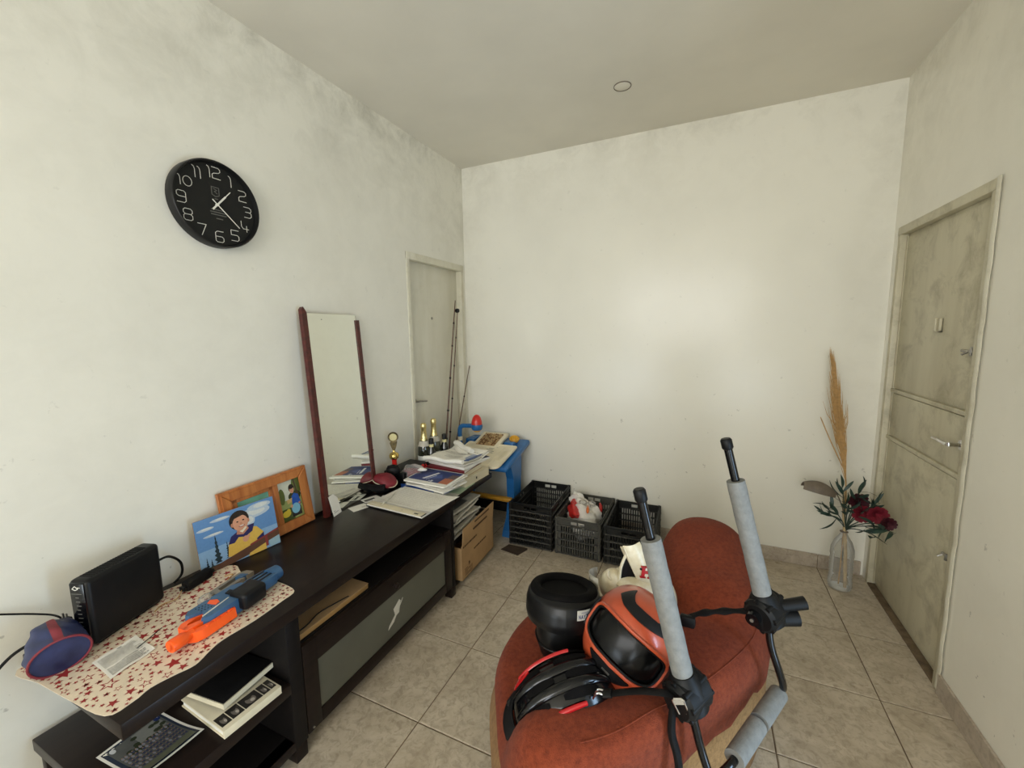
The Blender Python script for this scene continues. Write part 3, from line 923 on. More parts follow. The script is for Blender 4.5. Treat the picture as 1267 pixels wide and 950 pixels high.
# oilcloth with stars
OUT = [(0.085, -2.545), (0.20, -2.540), (0.34, -2.532), (0.482, -2.518), (0.497, -2.47), (0.488, -2.43), (0.498, -2.385), (0.512, -2.34), (0.495, -2.295), (0.484, -2.25), (0.490, -2.16), (0.482, -2.06), (0.470, -2.005), (0.38, -1.992), (0.30, -1.996), (0.22, -2.018), (0.165, -2.000), (0.115, -1.985), (0.075, -2.02), (0.058, -2.12), (0.040, -2.25), (0.055, -2.40)]
tc_ = thing('star_oilcloth', 'cream oilcloth printed with dark red stars at the near end of the console', 'tablecloth', (0, 0, 0))
oc = [(p.x, p.y) for p in catmull([(x, y, 0) for x, y in OUT], 4, True)]
MB().prism(oc, 0.0012, None, T0).build('sheet', M['cloth'], tc_, smooth=False, fix=True)
def in_poly(x, y, poly):
    c = False
    for i in range(len(poly)):
        (x1, y1), (x2, y2) = poly[i - 1], poly[i]
        if (y1 > y) != (y2 > y) and x < (x2 - x1) * (y - y1) / (y2 - y1) + x1:
            c = not c
    return c
rng = random.Random(11)
stars, placed = [], []
RED, CREAM = srgb(150, 44, 44), srgb(226, 210, 186)
for t in range(9000):
    x, y = rng.uniform(0.04, 0.50), rng.uniform(-2.54, -1.99)
    r = rng.choice([0.005, 0.006, 0.008, 0.009, 0.010, 0.012, 0.014, 0.017]) if t > 60 else rng.choice([0.016, 0.019, 0.022])
    if not all(in_poly(x + r * math.cos(k), y + r * math.sin(k), oc) for k in range(6)):
        continue
    if any((x - a) ** 2 + (y - b) ** 2 < (r + c + 0.0015) ** 2 * 0.80 for a, b, c in placed):
        continue
    placed.append((x, y, r))
    rot = rng.random() * 6.28
    stars.append((RED, star(x, y, r, rot)))
    if rng.random() < 0.45 and r > 0.007:
        stars.append((CREAM, star(x, y, r * 0.62, rot)))
sheet_print('star_print', tc_, [(c, p) for c, p in stars], lambda u, v, l: (u, v, T0 + 0.0014 + min(l, 0.0006)), M['print'], 0.00001)
for o in tc_.children:
    if o.name.startswith('star_print'):
        # outline centres sit just above the red stars
        for i, (c, p) in enumerate(stars):
            pass
TZ = T0 + 0.0016

# black modem standing on edge
MD = frame((0.115, -2.325, TZ + 0.004), (0.945, 0.327, 0), (-0.327, 0.945, 0))
md = thing('modem', 'tall black rectangular modem standing on edge on the star oilcloth', 'modem', (0, 0, 0))
md.matrix_world = MD
MB().box((0, 0, 0.100), (0.062, 0.222, 0.200), None, 0.014, 4).build('body', M['black_plastic'], md)
MB().box((0, -0.1085, 0.100), (0.046, 0.010, 0.188), None, 0.004, 2).build('front_panel', M['black_gloss'], md)
MB().box((0, 0.0, 0.004), (0.05, 0.19, 0.014), None, 0.004, 2).build('base', M['black_plastic'], md)
for k in range(22):
    MB().box((0, -0.085 + k * 0.0075, 0.2002), (0.038, 0.0032, 0.0016)).build('vent_slat', M['black_matte'], md, smooth=False)
FP = frame((0, -0.1138, 0), (1, 0, 0), (0, 0, 1))
lg = MB()
lg.ribbon([(-0.012, 0.178), (-0.003, 0.186), (0.006, 0.178), (-0.003, 0.174), (-0.012, 0.178)], 0.0018, FP).ribbon([(0.0, 0.182), (0.012, 0.182)], 0.0018, FP)
lg.build('logo', M['white_paint'], md, smooth=False)
MB().ribbon([(-0.015, 0.163), (0.015, 0.163)], 0.0018, FP).build('logo_line', M['grey_paint'], md, smooth=False)
for k in range(8):
    MB().ribbon([(-0.004, 0.152 - k * 0.0125), (0.005 + 0.002 * (k % 3), 0.152 - k * 0.0125)], 0.0022, FP).build('indicator_mark', M['grey_paint'], md, smooth=False)
tag(MB().tube(catmull([(0.075, -2.218, 0.69), (0.06, -2.17, 0.685), (0.045, -2.13, 0.64), (0.035, -2.125, 0.59), (0.03, -2.15, CT + 0.004)], 8), 0.0042, 8).build('modem_cable', M['rubber']), 'thick black cable curving down behind the modem', 'cable')
tag(MB().tube(catmull([(0.010, -3.60, 1.60), (0.010, -3.25, 1.25), (0.012, -2.90, 0.99), (0.014, -2.70, 0.80), (0.018, -2.56, 0.715), (0.024, -2.48, 0.665), (0.045, -2.445, 0.64), (0.06, -2.43, 0.60), (0.072, -2.43, TZ + 0.006)], 8), 0.0026, 8).build('thin_cable', M['rubber']), 'thin black cable running along the left wall to the modem', 'cable')
tag(MB().tube(catmull([(0.03, -3.35, 0.005), (0.028, -3.10, 0.20), (0.028, -2.95, 0.34), (0.028, -2.72, 0.46), (0.028, -2.60, 0.53), (0.032, -2.53, 0.585), (0.06, -2.46, 0.60), (0.085, -2.42, 0.585)], 8), 0.0042, 8).build('power_cable', M['rubber']), 'thick black power cable rising past the console end behind the blue pouch', 'cable')
pl = thing('plug_adapter', 'small black plug adapter between the blue pouch and the modem', 'adapter', (0.082, -2.442, TZ), (0, 0, 0.3))
MB().box((0, 0, 0.040), (0.026, 0.020, 0.080), None, 0.003, 2).build('body', M['black_plastic'], pl)
MB().bx(-0.008, -0.004, -0.002, 0.002, 0.08, 0.094).bx(0.004, 0.008, -0.002, 0.002, 0.08, 0.094).build('pins', M['steel'], pl, smooth=False)

# blue pouch with red trim
s_, f_, u_ = ortho((0.94, -0.15, -0.26), (0, 0, 1))
PB = frame((0.135, -2.478, TZ + 0.056), s_, u_, -f_)      # local z = -f
pb = thing('blue_pouch', 'small navy blue see-through pouch with red zip trim beside the modem', 'pouch', (0, 0, 0))
pb.matrix_world = frame((0.176, -2.492, TZ + 0.062), s_ * 1.08, f_ * 1.05, u_ * 1.08)
prof = []
def pouch(u, v):
    a = 2 * PI * u
    t = v
    r = 0.050 * (1 - 0.30 * t ** 3) * (1 + (0.07 * math.sin(3 * a + 5 * t) + 0.06 * math.sin(7 * a + 9 * t)) * min(1, 3 * t))
    return (r * 1.08 * math.cos(a), 0.042 - 0.105 * t, r * math.sin(a) * (1 - 0.1 * t))
MB().sheet(pouch, 40, 16).add([(0, -0.066, 0)] + [pouch(k / 24, 1.0) for k in range(24)], [(0, 1 + k, 1 + (k + 1) % 24) for k in range(24)]).build('body', M['navy_bag'], pb)
ring = [(0.0545 * math.cos(a), 0.043, 0.0505 * math.sin(a)) for a in [2 * PI * k / 40 for k in range(40)]]
MB().add([(0, 0.046, 0)] + [(p[0] * 0.98, 0.0425, p[2] * 0.98) for p in ring], [(0, 1 + (k + 1) % 40, 1 + k) for k in range(40)]).build('end_panel', M['navy_bag'], pb)
MB().tube(ring, 0.0028, 6, closed=True).build('trim', M['red_trim'], pb)
def zip_(u, v):
    a = PI / 2 + 0.16 * (u - 0.5) * 2
    p = Vector(pouch((a / (2 * PI)) % 1.0, v * 0.95))
    return p + Vector((0, 0, 0.0022))
MB().sheet(zip_, 4, 14, 0.001).build('zip_strip', M['red_trim'], pb, fix=True)

# receipt and needle
rc_ = thing('receipt', 'crumpled printed white receipt lying on the star oilcloth', 'receipt', (0, 0, 0))
ro, rU, rV = Vector((0.243, -2.452, TZ)), Vector((-0.015, 0.105, 0)), Vector((0.118, -0.006, 0))
rg = random.Random(3)
def rpl(u, v, l):
    return ro + rU * u + rV * v + Vector((0, 0, 0.0008 + 0.0025 * math.sin(u * 5 + v * 3) ** 2 + l))
MB().sheet(lambda u, v: rpl(u, v, 0), 10, 10, 0.0004).build('paper', M['paper'], rc_, fix=True)
G1, G2 = srgb(120, 118, 112), srgb(170, 168, 160)
def fine(polys, n=6):
    """split wide patches so that they follow a curved sheet"""
    out = []
    for c, p in polys:
        us, vs2 = [q[0] for q in p], [q[1] for q in p]
        if len(p) == 4 and max(us) - min(us) > 1.2 / n:
            k = max(1, int((max(us) - min(us)) * n) + 1)
            for i in range(k):
                a, b = min(us) + (max(us) - min(us)) * i / k, min(us) + (max(us) - min(us)) * (i + 1) / k
                out.append((c, rect(a, b, min(vs2), max(vs2))))
        else:
            out.append((c, p))
    return out
rp = [(G2, rect(0.05, 0.95, 0.04, 0.10))] + text_lines(0.06, 0.94, 0.14, 0.62, 9, G2, rg, 0.45) + text_lines(0.06, 0.94, 0.66, 0.96, 5, G1, rg, 0.5)
sheet_print('print', rc_, fine(rp), rpl, M['print'], 0.00012)
tag(MB().tube([(0.300, -2.375, TZ + 0.0055), (0.268, -2.300, TZ + 0.006)], 0.0013, 6).build('needle', M['black_plastic']), 'thin black needle lying across the receipt', 'needle')

# toy blaster, lying on its side
bl = thing('toy_blaster', 'blue and orange foam dart toy blaster lying on the star oilcloth', 'toy blaster', (0, 0, 0))
bl.matrix_world = frame((0.408, -2.350, TZ + 0.001), (-0.10, 0.995, 0), Vector((0.995, 0.10, 0)) * 1.3, (0, 0, 1.15))   # x = length, y = underside, z = up
Fl = lambda poly: [(p[0], p[1]) for p in poly]
ZM = frame((0.0, 0.0, 0.030), (0, 1, 0), (0, 0, 1))           # local z = +x of blaster
MB().lathe([(0.0115, 0.0), (0.0145, 0.0), (0.0155, 0.005), (0.0155, 0.036), (0.0125, 0.040), (0.0125, 0.060), (0.0, 0.060), (0.0, 0.03), (0.0110, 0.028), (0.0115, 0.0)], 24, frame((0, 0.006, 0.022), (0, 1, 0), (0, 0, 1), (1, 0, 0))).build('muzzle', M['blaster_orange'], bl)
MB().prism(Fl([(0.045, -0.022), (0.06, -0.030), (0.085, -0.030), (0.115, -0.024), (0.115, -0.014), (0.09, -0.018), (0.066, -0.016), (0.058, -0.006), (0.045, -0.004)]), 0.026, None, 0.010).build('front_fork', M['blaster_orange'], bl, fix=True)
MB().prism(Fl([(0.045, -0.006), (0.066, -0.010), (0.09, -0.002), (0.12, -0.012), (0.14, -0.012), (0.14, 0.002), (0.10, 0.010), (0.045, 0.006)]), 0.026, None, 0.010).build('orange_core', M['blaster_orange'], bl, fix=True)
MB().prism(Fl([(0.042, 0.008), (0.054, 0.024), (0.074, 0.030), (0.172, 0.030), (0.178, 0.018), (0.100, 0.017), (0.080, 0.012), (0.062, 0.006)]), 0.026, None, 0.004, 0.97).build('lower_rail', M['blaster_orange'], bl, fix=True)
for k in range(4):
    MB().bx(0.085 + k * 0.022, 0.101 + k * 0.022, 0.0200, 0.026, 0.0295, 0.0318, 0.001).build('rail_rib', M['blaster_orange'], bl)
body = MB().prism(Fl([(0.078, -0.040), (0.095, -0.050), (0.150, -0.052), (0.162, -0.046), (0.170, -0.052), (0.240, -0.050), (0.262, -0.038), (0.262, 0.018), (0.180, 0.022), (0.098, 0.018), (0.084, 0.008), (0.100, 0.000), (0.110, -0.018), (0.080, -0.030)]), 0.040, None, 0.004, 0.96).build('body', M['blaster_blue'], bl, fix=True)
for i in range(4):
    for j in range(3):
        MB().cyl((0.112 + i * 0.008, -0.040 + j * 0.010 + i * 0.002, 0.0438), (0.112 + i * 0.008, -0.040 + j * 0.010 + i * 0.002, 0.0446), 0.0017, None, 8).build('dimple', M['black_plastic'], body)
MB().prism(Fl([(0.142, -0.034), (0.156, -0.040), (0.166, -0.026), (0.160, -0.012), (0.146, -0.010)]), 0.002, None, 0.0435).build('orange_inset', M['blaster_orange'], body, fix=True)
MB().prism(Fl([(0.095, 0.004), (0.185, -0.006), (0.185, -0.009), (0.095, 0.000)]), 0.001, None, 0.0440).build('white_stripe', M['marble_white'], body, fix=True)
MB().prism(Fl([(0.195, -0.030), (0.215, -0.034), (0.215, -0.020), (0.195, -0.018)]), 0.003, None, 0.0435).build('button', M['black_plastic'], body, fix=True)
MB().box((0.232, 0.012, 0.032), (0.084, 0.056, 0.048), None, 0.010, 3).build('grip_sleeve', M['black_plastic'], bl)
stk = MB().bx(0.262, 0.345, -0.040, 0.012, 0.006, 0.040, 0.005).build('stock', M['blaster_blue'], bl)
MB().cyl((0.335, -0.014, 0.024), (0.375, -0.014, 0.024), 0.024, 0.021, 16).build('stock_end', M['blaster_blue'], bl)
for k in range(3):
    MB().bx(0.270, 0.340, -0.032 + k * 0.014, -0.027 + k * 0.014, 0.0398, 0.0415).build('stock_groove', M['black_plastic'], stk, smooth=False)
MB().bx(0.135, 0.245, -0.056, -0.050, 0.018, 0.030, 0.002).build('top_rail', M['blaster_blue'], bl)

# black battery pack with wire
bt = thing('battery_pack', 'black wrapped battery pack with twisted wire on the oilcloth', 'battery', (0.112, -2.115, TZ), (0, 0, math.radians(104)))
MB().box((0, 0, 0.018), (0.100, 0.032, 0.034), None, 0.008, 3).build('pack', M['black_matte'], bt)
MB().box((0.055, 0.002, 0.015), (0.018, 0.018, 0.014), None, 0.003, 2).build('plug', M['black_plastic'], bt)
MB().box((-0.054, 0.0, 0.016), (0.014, 0.022, 0.016), None, 0.003, 2).build('plug', M['black_plastic'], bt)
MB().tube(catmull([(-0.06, 0.0, 0.014), (-0.09, -0.012, 0.004), (-0.12, 0.008, 0.002), (-0.155, -0.002, 0.002)], 8), 0.0016, 6).build('wire', M['straw'], bt)

# smoky grey toy pistol frame
gp = thing('grey_toy_pistol', 'smoky grey open-framed plastic toy pistol behind the blaster', 'toy pistol', (0.262, -2.170, TZ), (0, 0, math.radians(96)))
MB().ball((0.0, 0.0, 0.016), (0.026, 0.022, 0.016), 18, 10).build('drum', M['clear_bag'], gp)
fr = MB()
fr.prism([(0.02, 0.018), (0.14, 0.030), (0.16, 0.018), (0.165, -0.012), (0.135, -0.014), (0.125, 0.008), (0.122, 0.016), (0.045, 0.008), (0.042, -0.010), (0.112, -0.004), (0.125, -0.018), (0.03, -0.022), (0.015, -0.006)], 0.018, None, 0.004)
fr.build('frame', M['toy_grey'], gp, fix=True)
MB().prism([(0.112, 0.014), (0.136, 0.016), (0.142, -0.012), (0.118, -0.010)], 0.020, None, 0.004).build('grip_inset', M['blaster_blue'], gp, fix=True)
tag(MB().tube(catmull([(0.155, -2.050, TZ + 0.002), (0.175, -2.03, TZ + 0.003), (0.19, -2.06, TZ + 0.002), (0.20, -2.02, TZ + 0.002), (0.215, -2.055, TZ + 0.002)], 6), 0.0018, 6).build('twist_tie', M['straw']), 'short tan twist tie lying beside the battery pack', 'twist tie')

# ---------------------------------------------------------------- photographs against the wall
SKY, SKY2, CLOUD = srgb(96, 138, 186), srgb(134, 168, 202), srgb(206, 210, 206)
HAIR, SKIN, SKIN2 = srgb(34, 26, 24), srgb(206, 150, 120), srgb(188, 130, 104)
NAVY, YEL, RAIL_C, TREE_C = srgb(48, 46, 92), srgb(216, 176, 84), srgb(96, 66, 52), srgb(44, 56, 62)
def tree(u, w, v0, v1, rg):
    pts = []
    n = 7
    for k in range(n):
        t = k / n
        pts += [(u - w * (1 - t) * (0.7 + 0.5 * rg.random()), v0 + (v1 - v0) * t), (u - w * (1 - t) * 0.35, v0 + (v1 - v0) * (t + 0.06))]
    pts.append((u, v1))
    for k in range(n - 1, -1, -1):
        t = k / n
        pts += [(u + w * (1 - t) * 0.35, v0 + (v1 - v0) * (t + 0.06)), (u + w * (1 - t) * (0.7 + 0.5 * rg.random()), v0 + (v1 - v0) * t)]
    return pts
rg = random.Random(21)
big = [(SKY, rect(0, 1, 0, 1)), (SKY2, rect(0, 1, 0.0, 0.42))]
for (u, v, a, b) in ((0.72, 0.80, 0.22, 0.10), (0.62, 0.68, 0.10, 0.12), (0.80, 0.90, 0.16, 0.07), (0.12, 0.80, 0.10, 0.03), (0.2, 0.66, 0.12, 0.025), (0.30, 0.9, 0.12, 0.03)):
    big.append((srgb(178, 192, 204), disc(u, v, a, b, 16)))
    big.append((CLOUD, disc(u + 0.02, v + 0.01, a * 0.6, b * 0.6, 16)))
big += [(TREE_C, tree(0.21, 0.055, 0.12, 0.66, rg)), (TREE_C, tree(0.33, 0.035, 0.14, 0.46, rg)), (TREE_C, tree(0.08, 0.03, 0.0, 0.30, rg)), (TREE_C, tree(0.13, 0.03, 0.0, 0.24, rg)), (srgb(70, 76, 66), rect(0.0, 0.40, 0.0, 0.10))]
big += [(YEL, [(0.32, 0.14), (0.35, 0.40), (0.42, 0.52), (0.56, 0.58), (0.72, 0.52), (0.80, 0.36), (0.78, 0.16), (0.6, 0.1)]),
        (NAVY, [(0.345, 0.37), (0.39, 0.50), (0.47, 0.55), (0.60, 0.60), (0.70, 0.60), (0.66, 0.46), (0.56, 0.40), (0.48, 0.44), (0.42, 0.36)]),
        (NAVY, [(0.70, 0.28), (0.80, 0.36), (0.795, 0.20), (0.70, 0.16)]),
        (SKIN2, [(0.46, 0.50), (0.48, 0.60), (0.60, 0.62), (0.62, 0.54), (0.54, 0.46)]),
        (HAIR, disc(0.52, 0.76, 0.125, 0.185, 24)), (SKIN, disc(0.53, 0.70, 0.098, 0.150, 24)),
        (HAIR, [(0.43, 0.80), (0.46, 0.90), (0.56, 0.93), (0.63, 0.86), (0.63, 0.78), (0.58, 0.84), (0.50, 0.82)]),
        (SKIN2, disc(0.425, 0.70, 0.015, 0.04, 10)), (SKIN2, disc(0.632, 0.70, 0.015, 0.04, 10)),
        (HAIR, disc(0.495, 0.735, 0.014, 0.012, 10)), (HAIR, disc(0.570, 0.740, 0.014, 0.012, 10)),
        (SKIN2, disc(0.537, 0.69, 0.016, 0.022, 10)), (srgb(150, 70, 66), disc(0.54, 0.635, 0.038, 0.020, 14)), (srgb(238, 232, 220), disc(0.54, 0.640, 0.030, 0.009, 12)),
        (srgb(226, 214, 190), [(0.50, 0.545), (0.535, 0.50), (0.60, 0.575), (0.58, 0.60), (0.54, 0.555)]),
        (YEL, [(0.33, 0.14), (0.36, 0.24), (0.52, 0.36), (0.58, 0.30), (0.50, 0.20), (0.42, 0.12)]),
        (SKIN, disc(0.56, 0.36, 0.040, 0.060, 14)), (SKIN, disc(0.60, 0.395, 0.022, 0.026, 10)),
        (RAIL_C, [(0.02, 0.0), (0.02, 0.05), (1.0, 0.30), (1.0, 0.17), (0.55, 0.03), (0.35, 0.0)]),
        (srgb(134, 60, 58), [(0.60, 0.22), (1.0, 0.335), (1.0, 0.30), (0.60, 0.185)]),
        (srgb(134, 60, 58), rect(0.80, 0.835, 0.05, 0.26)),
        (srgb(150, 178, 190), [(0.84, 0.14), (1.0, 0.18), (1.0, 0.02), (0.86, 0.0)]),
        (YEL, [(0.56, 0.0), (0.58, 0.055), (0.80, 0.13), (0.80, 0.0)])]
bp = thing('boy_photograph', 'large unframed photo print of smiling boy in yellow and navy top leaning on wall', 'photograph', (0, 0, 0))
bo = Vector((0.079, -2.083, CT + 0.002)); bU = Vector((0.034, 0.290, 0.0)); bV = Vector((-0.034, 0.004, 0.200))
bn = bU.cross(bV).normalized()
BPm = frame(bo, bU.normalized(), bV.normalized(), bn)
MB().bx(0, bU.length, 0, bV.length, -0.005, 0.0).build('board', M['cardboard_dark'], bp, smooth=False).matrix_local = BPm
sheet_print('print', bp, big, plane_place(bo, bU, bV), M['photo'], 0.0002)

fp = thing('pine_photo_frame', 'varnished pine double photo frame leaning on wall behind the boy print', 'photo frame', (0, 0, 0))
fo = Vector((0.052, -1.972, CT + 0.002)); fU = Vector((0.0, 1, 0)); fV = Vector((-0.165, 0, 0.986)); fn_ = fU.cross(fV)
FPm = frame(fo, fU, fV, fn_)
fp.matrix_world = FPm
FW, FH, fb = 0.395, 0.268, 0.038
def moulding(name, poly, z0, d):
    return MB().prism(poly, d, None, z0, 1.0).build(name, M['pine'], fp, smooth=False, fix=True)
for (nm, poly) in (('bottom_rail', [(0, 0), (FW, 0), (FW - fb, fb), (fb, fb)]), ('top_rail', [(fb, FH - fb), (FW - fb, FH - fb), (FW, FH), (0, FH)]),
                   ('side_rail', [(0, 0), (fb, fb), (fb, FH - fb), (0, FH)]), ('side_rail', [(FW, 0), (FW, FH), (FW - fb, FH - fb), (FW - fb, fb)])):
    moulding(nm, poly, 0.0, 0.016)
    cx, cy = FW / 2, FH / 2
    inner = [(cx + (p[0] - cx) * 0.955, cy + (p[1] - cy) * 0.935) for p in poly]
    MB().prism(inner, 0.004, None, 0.016, 0.95).build('moulding', M['pine'], fp, smooth=False, fix=True)
MB().bx(0.222, 0.246, fb, FH - fb, 0.0, 0.014, 0.002).build('middle_rail', M['pine'], fp)
MB().bx(fb, 0.222, FH - fb - 0.022, FH - fb, 0.0, 0.012, 0.002).build('inner_rail', M['pine'], fp)
MB().bx(fb, fb + 0.03, fb, FH - fb, 0.0, 0.012, 0.002).build('inner_rail', M['pine'], fp)
MB().bx(0.204, 0.222, fb, FH - fb, 0.0, 0.012, 0.002).build('inner_rail', M['pine'], fp)
MB().bx(fb, FW - fb, fb, FH - fb, 0.0, 0.003).build('backing', M['hardboard'], fp, smooth=False)
MB().bx(fb + 0.03, 0.204, fb, FH - fb - 0.022, 0.003, 0.0045).build('teal_mount', M['teal_card'], fp, smooth=False)
GRN, GRN2, BLU = srgb(92, 104, 52), srgb(150, 160, 96), srgb(34, 84, 176)
small = [(srgb(206, 208, 190), rect(0, 1, 0, 1)), (GRN2, rect(0, 1, 0.0, 0.5)), (GRN, disc(0.85, 0.8, 0.22, 0.25, 16)), (GRN, disc(0.12, 0.62, 0.14, 0.2, 14)), (srgb(60, 66, 36), disc(0.7, 0.55, 0.3, 0.12, 14)),
         (srgb(74, 58, 44), [(0.78, 1), (0.88, 0.5), (0.95, 0.3), (0.9, 0.3), (0.80, 0.55), (0.72, 1)]), (srgb(70, 84, 42), rect(0, 0.55, 0.0, 0.3)), (srgb(216, 190, 60), disc(0.2, 0.18, 0.2, 0.08, 14)),
         (BLU, [(0.52, 0.30), (0.55, 0.55), (0.68, 0.62), (0.86, 0.56), (0.92, 0.36), (0.85, 0.24)]), (HAIR, disc(0.60, 0.76, 0.13, 0.10, 18)), (SKIN, disc(0.61, 0.71, 0.10, 0.085, 18)), (HAIR, disc(0.60, 0.79, 0.115, 0.055, 16)),
         (HAIR, disc(0.575, 0.72, 0.014, 0.008, 8)), (HAIR, disc(0.645, 0.72, 0.014, 0.008, 8)), (srgb(170, 84, 74), disc(0.61, 0.675, 0.03, 0.010, 10)),
         (srgb(206, 170, 110), [(0.30, 0.50), (0.56, 0.52), (0.52, 0.42), (0.32, 0.40)]), (srgb(34, 30, 34), rect(0.45, 0.9, 0.05, 0.26)), (srgb(126, 186, 210), disc(0.66, 0.24, 0.2, 0.13, 16)), (SKIN, disc(0.48, 0.32, 0.06, 0.04, 10)), (SKIN, disc(0.86, 0.34, 0.05, 0.03, 10)), (srgb(214, 190, 62), disc(0.3, 0.24, 0.09, 0.05, 10))]
sheet_print('framed_photo', fp, small, plane_place((0.248, fb + 0.004, 0.004), (FW - fb - 0.250, 0, 0), (0, FH - 2 * fb - 0.006, 0)), M['photo'], 0.0002)
rail_tape = tag(MB().bx(0.022, 0.030, -1.80, -1.20, CT, CT + 0.006).build('thin_batten', M['espresso']), 'thin dark batten lying along the wall behind the mirror foot', 'batten')

# ---------------------------------------------------------------- leaning mirror
mi = thing('leaning_mirror', 'tall narrow mirror with mahogany side strips leaning on the left wall', 'mirror', (0, 0, 0))
mo = Vector((0.098, -1.545, CT + 0.002)); mU = Vector((-0.03, 0.995, 0)).normalized()
mV = Vector((-0.060, -0.028, 1.0)).normalized(); mV = (mV - mU * mV.dot(mU)).normalized()
mi.matrix_world = frame(mo, mU, mV, mU.cross(mV))
MW, MH = 0.345, 0.985
MB().bx(0.008, MW - 0.004, 0.0, MH, -0.006, -0.003).build('backing', M['hardboard'], mi, smooth=False)
MB().bx(0.008, MW - 0.002, 0.0, MH, -0.003, 0.0015).build('glass', M['mirror'], mi, smooth=False)
MB().prism([(0.0, 0), (0.026, 0), (0.026, MH + 0.002), (0.010, MH + 0.028), (0.0, MH + 0.016)], 0.022, None, -0.012).build('frame_strip', M['mahogany'], mi, smooth=False, fix=True)
MB().prism([(MW - 0.004, 0.0), (MW + 0.018, 0.0), (MW + 0.016, MH - 0.028), (MW - 0.008, MH - 0.028)], 0.020, None, -0.012).build('frame_strip', M['mahogany'], mi, smooth=False, fix=True)
MB().bx(MW - 0.02, MW + 0.006, MH - 0.06, MH - 0.004, -0.010, -0.004).build('corner_scrap', M['hardboard'], mi, smooth=False)
MB().cyl((0.115, MH - 0.028, 0.0015), (0.115, MH - 0.028, 0.003), 0.002, None, 10).build('screw', M['black_plastic'], mi)
MB().cyl((MW + 0.012, 0.24, 0.008), (MW + 0.012, 0.24, 0.012), 0.005, None, 10).build('nail_head', M['mahogany'], mi)

# small cards
def card(name, label, corner, U, V, polys, thick=0.0006, cat='card', matp='print'):
    t = thing(name, label, cat, (0, 0, 0))
    o, U, V = Vector(corner), Vector(U), Vector(V)
    m = frame(o, U.normalized(), V.normalized(), U.cross(V).normalized())
    # slight slack in U, V angle is ignored
    c = MB().bx(0, U.length, 0, V.length, -thick, 0).build('sheet', M['paper'], t, smooth=False)
    c.matrix_local = m
    Vn = V.normalized() * V.length
    sheet_print('print', t, polys, plane_place(o, U, Vn), M[matp], 0.00015)
    return t
rg = random.Random(4)
INK = srgb(66, 64, 62)
card('religious_card', 'small white illustrated card leaning on the foot of the mirror glass', (0.128, -1.520, CT + 0.001), (-0.018, 0.062, 0), (-0.030, 0.0, 0.098),
     [(srgb(208, 204, 194), rect(0.06, 0.94, 0.04, 0.96)), (srgb(160, 156, 148), disc(0.5, 0.66, 0.28, 0.2, 14)), (srgb(216, 212, 202), disc(0.5, 0.70, 0.18, 0.13, 14)), (srgb(120, 118, 112), disc(0.5, 0.72, 0.08, 0.07, 10))] + text_lines(0.15, 0.85, 0.10, 0.40, 4, srgb(140, 136, 130), rg, 0.4))
card('business_card', 'plain white card lying on the console nearest the mirror', (0.175, -1.440, CT + 0.001), (0.028, 0.084, 0), (-0.062, 0.022, 0), text_lines(0.6, 0.95, 0.2, 0.5, 2, srgb(150, 148, 140), rg, 0.4))
card('striped_card', 'white card with a black stripe lying behind the plain card', (0.155, -1.335, CT + 0.002), (0.028, 0.090, 0), (-0.060, 0.020, 0), [(srgb(30, 30, 32), rect(0.08, 0.70, 0.35, 0.62)), (srgb(30, 30, 32), rect(0.08, 0.5, 0.2, 0.26))])

# ------------------------------------------------------------------ photos on the console's open shelf
SH = 0.3056
gphoto = thing('group_photograph', 'curled class group photograph lying on the open shelf at console end', 'photograph', (0, 0, 0))
go, gU, gV = Vector((0.262, -2.478, SH)), Vector((0.215, 0.010, 0)), Vector((-0.010, 0.152, 0))
def gpl(u, v, l):
    lift = 0.022 * max(0.0, u - 0.35) ** 2 * 2.0 + 0.012 * (1 - v) ** 2 * u
    return go + gU * u + gV * v + Vector((0, 0, 0.001 + lift + l))
MB().sheet(lambda u, v: gpl(u, v, 0), 14, 10, 0.0004).build('paper', M['paper'], gphoto, fix=True)
rg = random.Random(17)
gp_ = []
def grid_rect(c, u0, u1, v0, v1, n=10):
    return [(c, rect(u0 + (u1 - u0) * i / n, u0 + (u1 - u0) * (i + 1) / n, v0 + (v1 - v0) * j / 8, v0 + (v1 - v0) * (j + 1) / 8)) for i in range(n) for j in range(8)]
gp_ += grid_rect(srgb(44, 52, 70), 0.04, 0.96, 0.04, 0.96) + grid_rect(srgb(92, 94, 92), 0.08, 0.92, 0.10, 0.92)
gp_ += grid_rect(srgb(104, 108, 90), 0.80, 0.92, 0.10, 0.92, 3) + grid_rect(srgb(126, 128, 124), 0.10, 0.34, 0.45, 0.88, 4)
for k in range(16):
    gp_.append((srgb(56, 62, 48), disc(0.16 + 0.28 * rg.random(), 0.2 + 0.65 * rg.random(), 0.035, 0.05, 8)))
for r in range(6):
    for k in range(15):
        u, v = 0.36 + r * 0.075, 0.14 + k * 0.052 + 0.01 * rg.random()
        gp_.append((srgb(66, 70, 92) if rg.random() < 0.6 else srgb(132, 134, 146), disc(u + 0.025, v, 0.030, 0.020, 8)))
        gp_.append((srgb(150, 122, 106), disc(u, v, 0.013, 0.012, 8)))
gp_ += [(srgb(206, 210, 214), disc(0.13, 0.16, 0.05, 0.04, 14)), (srgb(40, 52, 96), disc(0.12, 0.86, 0.05, 0.05, 14)), (srgb(190, 194, 200), disc(0.12, 0.86, 0.03, 0.03, 14))]
# print is turned so that its people stand towards the room
sheet_print('print', gphoto, [(c, [(1 - (1 - p[0]), p[1]) for p in q]) for c, q in gp_], lambda u, v, l: gpl(u, v, min(l, 0.0016)), M['photo'], 0.00002)

